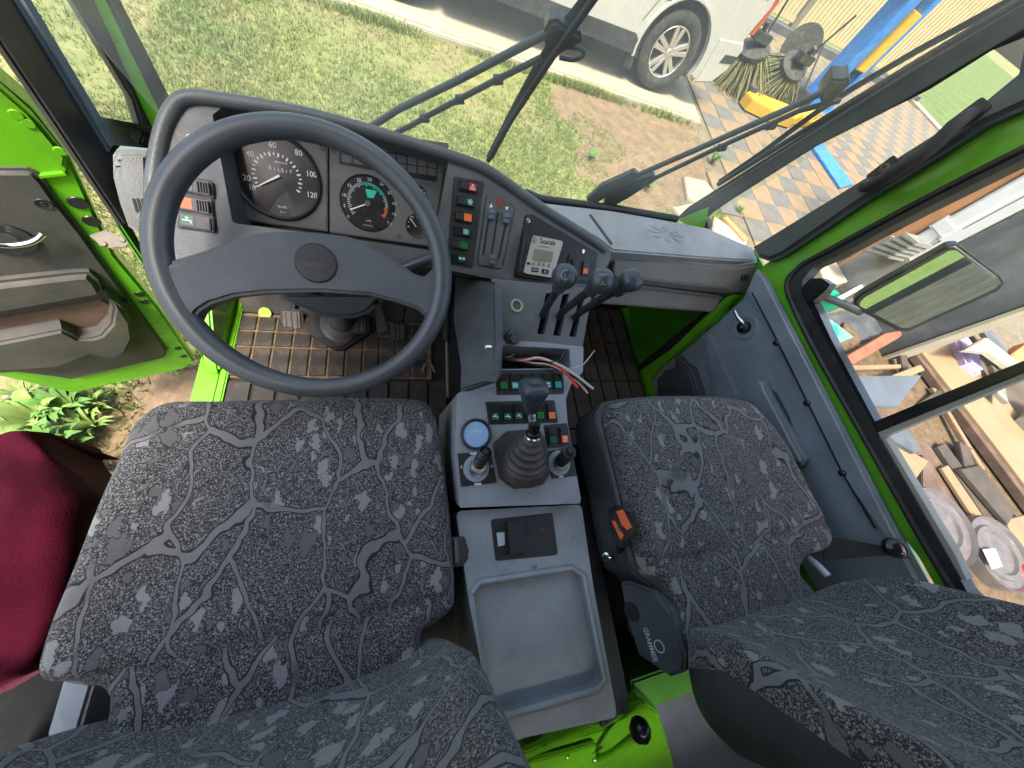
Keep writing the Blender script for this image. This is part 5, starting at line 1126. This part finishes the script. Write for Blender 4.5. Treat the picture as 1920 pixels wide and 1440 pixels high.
# side cover of the passenger seat hinge, with its moulded name
cvr = Fr(PX(1218, 1180, .43), (-.92, .05, .38), (0, -1, 0))
hc = plate('hinge_cover', cvr, [(1162, 1092), (1178, 1090), (1228, 1108), (1258, 1150), (1285, 1230), (1282, 1262), (1255, 1270), (1195, 1228), (1172, 1150)], -.05, 0, 'console_side', ps, .008, rnd=.006, seg=3)
q = cvr.uv((1184, 1147), .001); lathe('cover_cap', cvr.pt(*q, 0), cvr.n, [(.016, 0), (.015, .003), (0, .003)], 'black', hc, 24)
tq = cvr.uv((1219, 1208), .001); e_ = cvr.uv((1231, 1240), .001); b_ = cvr.uv((1212, 1180), .001); text(cvr, tq, 'GRAMMER', .0135, 'white_metal', hc, math.atan2(e_[1] - b_[1], e_[0] - b_[0]), .0012, bold=.0003, sx=.8)
q = cvr.uv((1236, 1212), .001); lathe('emblem', cvr.pt(*q, 0), cvr.n, [(.010, .0008), (.010, .0014), (.008, .0014), (.008, .0008)], 'white_metal', hc, 24)
# ---- seat belt parts
bk = thing('belt_buckle', 'black belt buckle with an orange release button beside the passenger seat', 'buckle', PD(1165, 990, .62))
FB = Fr(PD(1166, 985, .60), (-.35, -.45, .82), (.55, 0, .2))
plate('buckle_body', FB, [(1145, 965), (1158, 956), (1176, 958), (1194, 994), (1188, 1006), (1162, 1024), (1152, 1010)], -.02, 0, 'black', bk, .004, rnd=.004)
plate('release_button', FB, [(1157, 962), (1170, 958), (1186, 990), (1176, 995), (1166, 985)], -.002, .004, 'orange', bk, .002); plate('release_button', FB, [(1148, 980), (1153, 977), (1170, 1005), (1164, 1013)], -.002, .003, 'orange', bk, .001)
plate('latch_slot', FB, [(1156, 985), (1159, 983), (1165, 996), (1162, 998)], .001, .0034, 'chrome', bk, 0)
tube('buckle_stalk', [PD(1165, 1018, .625), PD(1158, 1060, .72)], .009, 'black', bk, 8)
lathe('anchor_bolt', PD(1139, 1041, .66), (-.8, -.2, .6), [(.009, 0), (.009, .008), (.006, .010), (.006, .016), (0, .016)], 'chrome', bk, 6)
b2 = thing('belt_buckle', 'black belt buckle between the driver seat and the console', 'buckle', PD(862, 1040, .62))
FB2 = Fr(PD(864, 1035, .60), (.3, -.1, .95), (1, 0, 0)); plate('buckle_body', FB2, [(848, 1008), (872, 1006), (882, 1030), (881, 1052), (870, 1062), (852, 1064)], -.03, 0, 'black', b2, .004, rnd=.004); plate('buckle_slot', FB2, [(852, 1012), (858, 1011), (861, 1052), (854, 1056)], -.001, .0012, 'steel', b2, 0)
for p in ((873, 1022), (877, 1047)): q = FB2.uv(p); lathe('rivet', FB2.pt(*q, 0), FB2.n, [(.002, 0), (.0015, .001), (0, .001)], 'mat_groove', b2, 8)
tube('buckle_stalk', [PD(862, 1062, .63), PD(862, 1085, .74)], .009, 'black', b2, 8)
blt = thing('seat_belt', 'black seat belt webbing with a plastic guide behind the passenger seat', 'seat belt', PX(1640, 1020, .99))
prism('webbing', [PX(px, py, .93 if px < 1600 else .985) for px, py in ((1545, 1004), (1672, 1026), (1690, 1040), (1600, 1046), (1545, 1050))], V((.004, 0, -.004)), 'vinyl', blt, .001)
lathe('belt_guide', PX(1682, 1028, .985), (-.6, 0, .8), [(0, .010), (.012, .009), (.019, .003), (.020, -.010), (0, -.010)], 'black_gloss', blt, 22)
tube('steel_loop', [PX(1515, 1046, .90), PX(1535, 1062, .90), PX(1552, 1080, .90)], .008, 'white_metal', ps, 8)
# ---- rear of the console, green bracket with park brake lever
rb = thing('rear_bracket', 'bright green steel bracket behind the centre console', 'bracket', (.4, -.42, .2))
FR_ = Fr((.40, -.44, .27), (0, -.62, .78), (1, 0, 0))
plate('bracket_plate', FR_, [(960, 1418), (1140, 1366), (1198, 1311), (1236, 1338), (1262, 1425), (1275, 1490), (940, 1490)], -.02, 0, 'green', rb, .004)
plate('bracket_fold', FR_, [(985, 1412), (1210, 1318), (1214, 1330), (985, 1426)], 0, .010, 'green', rb, .002)
plate('lever_plate', FR_, [(990, 1432), (1060, 1414), (1112, 1398), (1120, 1402), (1112, 1412), (1130, 1420), (1118, 1440), (1092, 1436), (1085, 1424), (1000, 1448)], .006, .014, 'green', rb, .002)
for p in ((1064, 1421), (1115, 1426), (1133, 1419)): q = FR_.uv(p, .016); lathe('bolt', FR_.pt(*q, .013), FR_.n, [(.006, 0), (.006, .004), (.004, .006), (0, .006)], 'green', rb, 10)
pl2 = thing('park_lever', 'green lever with a round black ball knob behind the console', 'lever', FR_.px((1130, 1420), .02))
K2 = FR_.px((1200, 1369), .05); tube('lever_rod', [FR_.px((1125, 1424), .02), FR_.px((1150, 1412), .035), FR_.px((1190, 1380), .045)], .0075, 'green', pl2, 10, sub=4)
lathe('ball_knob', K2, (K2 - FR_.px((1150, 1412), .035)), [(0, -.020), (.009, -.019), (.0155, -.013), (.0205, 0), (.0185, .009), (.012, .017), (0, .020)], 'black_gloss', pl2, 28, 60)
prism('tunnel_side', [(.372, -.42, .32), (.455, -.42, .30), (.455, .02, .30), (.372, .02, .32)], V((0, 0, -.25)), 'console_side', cabn, .01)
tag(prism('rear_carpet', [(.40, -.95, .06), (1.04, -.95, .06), (1.04, -.47, .06), (.40, -.47, .06)], V((0, 0, -.06)), 'carpet', None, .004), 'blue grey felt carpet behind the passenger seat', 'carpet')
prism('cross_member', [(.50, -.46, .24), (1.02, -.46, .24), (1.02, -.40, .24), (.50, -.40, .24)], V((0, -.01, -.2)), 'green_shaded', cabn, .005)
box('rear_wall', (.24, -1.02, .72), (1.62, .04, 1.5), 'trim', cabn, None, .01)  # unseen; raised and left windowless to keep sun and sky light out
box('rear_floor', (-.15, -.7, .02), (.86, .5, .05), 'carpet', cabn, None, .004)
# ================================================================== DOORS
A66 = R(66); dd_ = V((-math.sin(A66), -math.cos(A66), 0)); FD = Fr((-.60, .72, 0), (.407, -.913, 0), -dd_)
dr_ = thing('driver_door', 'open green driver door with dark trim panel and storage pocket', 'door leaf', (-.9, .6, -.25))
plate('door_shell', FD, [(-60, 95), (0, 155), (60, 205), (132, 298), (152, 340), (187, 418), (217, 480), (300, 580), (366, 678), (345, 692), (135, 738), (0, 707), (-160, 672), (-420, 560), (-420, -20)], -.05, 0, 'green', dr_, .006)
plate('belt_fold', FD, [(-60, 110), (0, 162), (60, 215), (128, 298), (122, 330), (0, 210), (-60, 160)], 0, .012, 'green', dr_, .006)
plate('fold_line', FD, [(72, 329), (124, 324), (126, 330), (76, 336)], 0, .006, 'green', dr_, .001)
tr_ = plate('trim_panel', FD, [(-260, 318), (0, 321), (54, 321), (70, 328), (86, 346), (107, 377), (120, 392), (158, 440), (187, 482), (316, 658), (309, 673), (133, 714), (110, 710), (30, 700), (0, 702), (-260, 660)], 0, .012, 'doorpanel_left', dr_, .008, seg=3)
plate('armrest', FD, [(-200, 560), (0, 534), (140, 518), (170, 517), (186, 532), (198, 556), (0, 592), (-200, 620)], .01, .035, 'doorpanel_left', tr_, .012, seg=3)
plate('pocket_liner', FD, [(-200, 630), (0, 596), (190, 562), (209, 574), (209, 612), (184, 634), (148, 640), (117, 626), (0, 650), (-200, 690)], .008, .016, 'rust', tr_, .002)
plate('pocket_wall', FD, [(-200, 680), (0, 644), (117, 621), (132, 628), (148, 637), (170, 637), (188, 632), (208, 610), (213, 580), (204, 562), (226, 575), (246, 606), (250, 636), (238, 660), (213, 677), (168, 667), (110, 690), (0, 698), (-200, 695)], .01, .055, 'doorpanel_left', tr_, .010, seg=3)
hd = [FD.px(p, .03) for p in ((-10, 458), (20, 460), (50, 456), (70, 448), (82, 437))]; tube('door_handle', hd, .006, 'chrome', dr_, 10, sub=4)
lathe('handle_cup', FD.px((8, 448), .012), FD.n, [(.04, 0), (.038, .004), (.03, .002), (0, -.002)], 'black', tr_, 24)
for p, r_ in (((82, 383), .012), ((228, 560), .012)): q = FD.uv(p, .013); lathe('trim_screw', FD.pt(*q, .011), FD.n, [(r_, 0), (r_ * .9, .003), (r_ * .4, .001), (r_ * .35, .003), (0, .003)], 'black', tr_, 18)
for p, r_ in (((147, 381), .015), ((172, 415), .014), ((262, 552), .010), ((271, 566), .010), ((334, 653), .009), ((344, 668), .009)): q = FD.uv(p, .001); lathe('plug', FD.pt(*q, 0), FD.n, [(r_, .0005), (r_ * .9, .0025), (0, .0025)], 'black', dr_, 18)
for p in ((53, 232), (112, 284), (30, 215)): q = FD.uv(p, .013); lathe('bolt', FD.pt(*q, .011), FD.n, [(.008, 0), (.007, .003), (0, .003)], 'green', dr_, 12)
hg = thing('door_check', 'bare steel door check strap joining the open door to the post', 'door check', FD.px((205, 445), .01))
FHg = Fr(FD.px((205, 447), .015), (.35, -.45, .82), (1, 0, 0))
plate('check_plate', FHg, [(165, 441), (196, 431), (236, 447), (246, 455), (236, 464), (212, 466), (188, 461), (180, 452)], -.006, 0, 'steel', hg, .002, rnd=.004); plate('check_strap', FHg, [(230, 452), (262, 452), (258, 460), (226, 462)], -.008, -.004, 'steel', hg, .001)
q = FHg.uv((229, 450)); lathe('rivet', FHg.pt(*q, 0), FHg.n, [(.006, 0), (.005, .003), (0, .003)], 'steel', hg, 14); q = FHg.uv((193, 457)); lathe('bolt', FHg.pt(*q, 0), FHg.n, [(.006, 0), (.006, .004), (0, .004)], 'steel', hg, 6)
# passenger door
pdr = thing('passenger_door', 'closed green passenger door with blue grey panel and sliding window', 'door leaf', (1.07, .2, 0))
FPd = FXR(1.06)
winop = [(1512, 494), (1560, 473), (1713, 390), (1920, 285), (2080, 215), (2080, 900), (1905, 1230), (1800, 1120), (1625, 812), (1530, 645), (1488, 556), (1484, 525)]
frameo = [(1424, 505), (1440, 492), (1468, 477), (1613, 378), (1747, 294), (1847, 231), (1920, 197), (2120, 120), (2120, 1000), (1960, 1330), (1840, 1250), (1722, 1043), (1657, 960), (1545, 745), (1430, 520)]
holed('door_frame', FPd, frameo, [winop], -.045, 0, 'green', pdr, hrnd=.02)
sealo = [(1500, 492), (1548, 466), (1705, 381), (1918, 272), (2082, 200), (2095, 905), (1910, 1250), (1788, 1124), (1612, 815), (1516, 646), (1473, 556), (1470, 522)]
seali = [(1524, 500), (1566, 482), (1722, 398), (1922, 297), (2066, 232), (2064, 890), (1900, 1200), (1815, 1112), (1652, 826), (1546, 640), (1506, 556), (1502, 528)]
holed('window_seal', FPd, sealo, [seali], -.03, .008, 'seal', pdr, rnd=.03, hrnd=.025)
tube('seal_bead', [FPd.px(p, .008) for p in ((1900, 1235), (1795, 1122), (1618, 815), (1522, 646), (1480, 556), (1478, 526), (1506, 495), (1552, 471), (1708, 386), (1918, 279), (2080, 206))], .007, 'seal', pdr, 8, sub=3)
plate('window_channel', FPd, [(1500, 540), (1512, 538), (1560, 640), (1640, 790), (1625, 800), (1540, 655)], -.03, .003, 'black_gloss', pdr, .001)
plate('window_pane', FPd, seali, -.024, -.021, 'glass_clear', pdr, 0)
plate('pane_divider', FPd, [(1622, 799), (1640, 790), (2080, 610), (2080, 632), (1640, 812), (1630, 814)], -.03, .006, 'black_gloss', pdr, .002)
plate('divider_edge', FPd, [(1640, 813), (2080, 634), (2080, 641), (1648, 822)], -.026, .002, 'bone', pdr, .0008)
plate('pane_edge', FPd, [(1648, 822), (1660, 822), (1790, 1040), (1812, 1088), (1796, 1086), (1770, 1040)], -.026, .002, 'bone', pdr, .001)
plate('window_lock', FPd, [(1504, 536), (1518, 522), (1538, 521), (1555, 532), (1550, 541), (1522, 566), (1510, 566)], -.015, .016, 'black_gloss', pdr, .003, rnd=.004)
FPn = FXR(1.035)
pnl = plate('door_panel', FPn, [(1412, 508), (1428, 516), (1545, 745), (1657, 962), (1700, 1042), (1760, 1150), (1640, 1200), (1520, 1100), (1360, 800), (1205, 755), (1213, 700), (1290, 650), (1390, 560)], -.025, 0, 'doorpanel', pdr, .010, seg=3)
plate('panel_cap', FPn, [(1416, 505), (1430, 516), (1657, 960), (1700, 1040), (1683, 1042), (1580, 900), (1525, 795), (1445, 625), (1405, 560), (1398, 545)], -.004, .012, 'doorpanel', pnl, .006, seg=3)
plate('panel_seam', FPn, [(1408, 548), (1411, 548), (1452, 625), (1580, 885), (1642, 990), (1638, 991), (1577, 887), (1449, 628)], .010, .0128, 'mat_groove', pnl, 0)
for p in ((1455, 643), (1513, 756), (1579, 887)): q = FPn.uv(p, .013); lathe('panel_plug', FPn.pt(*q, .011), FPn.n, [(.0085, 0), (.008, .004), (.005, .006), (0, .006)], 'black_gloss', pnl, 18)
# window winder: round boss with chrome lever
q = FPn.uv((1396, 614), .004); lathe('handle_rose', FPn.pt(*q, 0), FPn.n, [(.040, 0), (.036, .005), (.026, .003), (.024, .002), (0, .001)], 'doorpanel', pnl, 32); lathe('handle_boss', FPn.pt(*q, .002), FPn.n, [(.020, 0), (.018, .014), (.010, .018), (0, .018)], 'black_gloss', pnl, 20)
tube('door_lever', [FPn.pt(q[0], q[1], .016), FPn.px((1393, 606), .03), FPn.px((1383, 594), .036), FPn.px((1378, 584), .034)], .0055, 'chrome', pdr, 10, sub=5)
# grab recess
gp = plate('pull_handle', FPn, [(1394, 748), (1398, 726), (1420, 711), (1430, 716), (1432, 728), (1505, 862), (1500, 872), (1488, 866), (1404, 768)], 0, .032, 'doorpanel', pnl, .008, seg=3)
plate('handle_recess', FPn, [(1428, 724), (1440, 726), (1456, 738), (1478, 780), (1498, 840), (1496, 856), (1484, 854), (1470, 826), (1430, 746)], .0, .004, 'console_side', pnl, .001, rnd=.004)
plate('door_bin', FXR(1.01), [(1232, 745), (1230, 712), (1246, 694), (1264, 690), (1263, 665), (1275, 680), (1290, 690), (1308, 745)], -.03, .02, 'console_side', pdr, .006)
plate('panel_ridge', FPn, [(1316, 625), (1330, 622), (1382, 742), (1376, 750), (1340, 748)], -.001, .010, 'doorpanel', pnl, .006)
plate('door_edge', FXR(1.015), [(1352, 560), (1376, 552), (1290, 642), (1235, 690), (1218, 712), (1226, 760), (1200, 760), (1182, 694), (1260, 648)], -.03, 0, 'green', pdr, .004)
plate('edge_seal', FXR(1.01), [(1345, 563), (1354, 561), (1255, 655), (1196, 696), (1190, 690), (1250, 640)], -.02, .002, 'seal', pdr, .003)
for p in ((1288, 622), (1276, 629), (1213, 683), (1205, 690)): q = FXR(1.015).uv(p); lathe('edge_plug', FXR(1.015).pt(*q, 0), FPn.n, [(.007, 0), (.006, .002), (0, .002)], 'black', pdr, 14)
prism('outer_skin', [(1.115, .70, .56), (1.115, -.5, .56), (1.125, -.5, -.3), (1.125, .55, -.3)], V((-.02, 0, 0)), 'green', pdr, .01)
# ---- grab handle on the passenger pillar
gh = thing('grab_handle', 'black rubber grab handle on the passenger side pillar', 'handle', FT.px((1720, 290), .02))
tube('grip', [FT.px(p, h_) for p, h_ in (((1826, 212), .006), ((1812, 220), .022), ((1790, 236), .042), ((1740, 282), .048), ((1690, 315), .046), ((1640, 345), .038), ((1622, 348), .018), ((1635, 338), .004))], [.010, .012, .0135, .014, .014, .013, .012, .010], 'rubber', gh, 14, sub=5)
for p in ((1820, 212), (1660, 315)):
    q = FT.uv(p, .003); plate('handle_recess', FT, rect(q[0] - .016, q[0] + .016, q[1] - .03, q[1] + .02), -.001, .002, 'black', gh, .001, uv=True, rnd=.006); lathe('screw', FT.pt(*q, .002), FT.n, [(.009, 0), (.009, .004), (.005, .005), (.004, .002), (0, .002)], 'steel', gh, 16)
# ---- wing mirror
mr = thing('wing_mirror', 'rectangular wing mirror on a thin arm outside the passenger window', 'wing mirror', PX(1530, 545, 1.14))
FMr = Fr(PX(1735, 545, 1.36), (-.639, -.768, .06), (.768, -.639, .0))
mo = [(1600, 565), (1612, 552), (1778, 461), (1796, 460), (1876, 520), (1884, 534), (1872, 548), (1702, 624), (1684, 622), (1604, 580)]
mi = [(1612, 567), (1622, 557), (1780, 470), (1792, 469), (1868, 524), (1874, 533), (1866, 541), (1702, 616), (1688, 614), (1612, 574)]
plate('mirror_housing', FMr, mo, -.022, .004, 'black', mr, .006, rnd=.01, seg=3)
plate('mirror_glass', FMr, mi, .0, .0055, 'mirror', mr, .0004, rnd=.012)
tube('mirror_arm', [PX(1532, 552, 1.13), PX(1580, 570, 1.24), PX(1612, 585, 1.34)], .011, 'black', mr, 10); box('arm_foot', PX(1528, 550, 1.12), (.03, .05, .06), 'black', mr, None, .006)
# ---- wipers on the outside of the windscreen
wp = lambda p, h=-.03: WS.px(p, h)
w1 = thing('windscreen_wiper', 'driver side wiper with twin arms and an upright blade', 'wiper', wp((915, 300)), 'windscreen wipers')
tube('wiper_arm', [wp((560, 318), -.03), wp((690, 240), -.03), wp((715, 226), -.03), (wp((745, 206), -.03)), wp((860, 150)), wp((985, 84)), wp((1040, 55))], .0062, 'wiper', w1, 8); tube('wiper_arm', [wp((640, 305), -.03), wp((740, 250), -.03), wp((770, 236), -.03), wp((800, 218)), wp((930, 150)), wp((1015, 108))], .0050, 'wiper', w1, 8)
for p in ((797, 222), (862, 187), (934, 150)): tube('arm_clip', [wp(p) + V((-.008, 0, -.002)), wp(p) + V((.008, 0, .003))], .008, 'wiper', w1, 8)
plate('pivot_block', WS, [(1022, 88), (1020, 60), (1030, 42), (1046, 40), (1060, 52), (1090, 66), (1092, 84), (1060, 100), (1034, 118)], -.045, -.022, 'wiper', w1, .005)
tube('washer_hose', [wp((1050, 108), -.04), wp((1075, 112), -.045), wp((1094, 104), -.045), wp((1090, 92), -.045), wp((1060, 86), -.04)], .0036, 'black', w1, 8, sub=5)
tube('wiper_blade', [wp((915, 301), -.012), wp((950, 238), -.012), wp((1035, 108), -.012), wp((1130, -25), -.012)], .0055, 'rubber', w1, 8)
tube('blade_frame', [wp((918, 296), -.022), wp((968, 200), -.032), wp((1015, 115), -.042), wp((1062, 45), -.040), wp((1122, -30), -.03)], .0075, 'wiper', w1, 6, flat=(.009, .004, WS.n))
w2 = thing('windscreen_wiper', 'passenger side wiper lying along the windscreen pillar', 'wiper', wp((1110, 380)), 'windscreen wipers')
tube('wiper_arm', [wp((1108, 382)), wp((1130, 362)), wp((1180, 335)), wp((1300, 283)), wp((1480, 203)), wp((1560, 165))], .0062, 'wiper', w2, 8); tube('wiper_arm', [wp((1145, 385)), wp((1175, 362)), wp((1230, 333)), wp((1350, 275)), wp((1500, 207)), wp((1575, 188))], .0052, 'wiper', w2, 8)
plate('arm_foot', WS, [(1100, 378), (1128, 352), (1190, 325), (1200, 335), (1150, 362), (1115, 386)], -.04, -.025, 'wiper', w2, .004); plate('arm_foot', WS, [(1132, 388), (1136, 370), (1165, 356), (1225, 330), (1230, 340), (1180, 372), (1150, 388)], -.04, -.024, 'wiper', w2, .004)
for p in ((1353, 277), (1445, 236)): tube('arm_clip', [wp(p) + V((-.008, 0, -.002)), wp(p) + V((.008, 0, .003))], .008, 'wiper', w2, 8)
plate('pivot_block', WS, [(1536, 186), (1545, 170), (1562, 150), (1580, 152), (1592, 148), (1594, 160), (1570, 185), (1545, 205)], -.05, -.022, 'wiper', w2, .004)
tube('wiper_blade', [wp((1346, 346), -.012), wp((1480, 262), -.012), wp((1700, 128), -.012), wp((1925, -6), -.012)], .0055, 'rubber', w2, 8)
tube('blade_frame', [wp((1350, 340), -.022), wp((1430, 285), -.03), wp((1520, 218), -.042), wp((1600, 165), -.042), wp((1720, 95), -.036), wp((1925, -16), -.03)], .0075, 'wiper', w2, 6, flat=(.009, .004, WS.n))
# ---- maroon velvet cloth
def cloth():
    NU, NV = 40, 44; vs = []; fs = []
    L0 = [(-170, 800), (95, 812), (112, 862), (186, 928), (170, 1000), (140, 1085), (105, 1180), (85, 1235), (60, 1262), (0, 1296), (-60, 1330)]
    def edge(t):
        k = t * (len(L0) - 2) + 1; i = min(int(k), len(L0) - 2); f = k - i; a, b = L0[i], L0[i + 1]; return (a[0] + (b[0] - a[0]) * f, a[1] + (b[1] - a[1]) * f)
    for j in range(NV + 1):
        t = j / NV; e = edge(t)
        for i in range(NU + 1):
            s = i / NU; x = e[0] - (s ** 1.3) * 330; y = e[1] + s * 20 * math.sin(t * 3)
            z = .22 + .05 * math.sin(min(1, s * 3) * math.pi / 2) - .04 * (1 - t)
            p = PZ(x, y, z); fold = .024 * math.sin((t * 6.5 + .9 * math.sin(s * 3 + t * 4) + s * 1.2) * 2.6) * (.3 + min(1, s * 2)) + .016 * mnoise.noise(V((p.x * 4, p.y * 9, 2))) + .002 * mnoise.noise(p * 40)
            p.z += fold; vs.append(p)
            if i and j: a = j * (NU + 1) + i; fs.append((a, a - 1, a - NU - 2, a - NU - 1))
    n0 = len(vs); bnd = [j * (NU + 1) for j in range(NV + 1)]
    for b in bnd: vs.append(vs[b] + V((-.02, .0, -.16)))
    for j in range(NV): fs.append((bnd[j], bnd[j + 1], n0 + j + 1, n0 + j))
    top = list(range(NU + 1)); n1 = len(vs)
    for b in top: vs.append(vs[b] + V((0, -.02, -.2)))
    for j in range(NU): fs.append((top[j], top[j + 1], n1 + j + 1, n1 + j))
    o = from_py('velvet_cloth', vs, fs, 'velvet', None, 80)
    tag(o, 'maroon velvet cloth bunched up beside the driver seat', 'cloth')
cloth()
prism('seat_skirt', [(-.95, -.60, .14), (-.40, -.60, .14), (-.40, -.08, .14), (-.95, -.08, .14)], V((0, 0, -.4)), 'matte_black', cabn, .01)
# steel hand brake rod and loose bolts by the console
hb_ = thing('handbrake_cable', 'thin steel rod running along the console side near the pedals', 'rod', PD(838, 600, .95))
tube('rod', [PD(838, 560, .96), PD(838, 650, .93), PD(840, 745, .90)], .005, 'steel', hb_, 8); tube('rod_grip', [PD(837, 560, .96), PD(838, 640, .93)], .011, 'black', hb_, 8)
for (px, py, a) in ((775, 680, .3), (795, 690, 1.2), (812, 692, 2.0)):
    c = PZ(px, py, .035); o = tube('loose_bolt', [c - V((.014 * math.cos(a), .014 * math.sin(a), 0)), c + V((.014 * math.cos(a), .014 * math.sin(a), .012))], [.0045, .0045], 'steel', None, 8)
    tag(o, {775: 'loose steel bolt lying nearest the brake pedal', 795: 'loose steel bolt in the middle of the three by the console', 812: 'loose steel bolt closest to the console side'}[px], 'bolt', 'loose bolts on the mat')

# lettering becomes plain mesh
bpy.context.view_layer.update(); dg = bpy.context.evaluated_depsgraph_get()
for o in [o for o in sc.objects if o.type == 'FONT']:
    me = bpy.data.meshes.new_from_object(o.evaluated_get(dg)); nm, par, inv, mb = o.name, o.parent, o.matrix_parent_inverse.copy(), o.matrix_basis.copy()
    bpy.data.objects.remove(o); n = bpy.data.objects.new(nm, me); COL.objects.link(n); n.parent = par; n.matrix_parent_inverse = inv; n.matrix_basis = mb
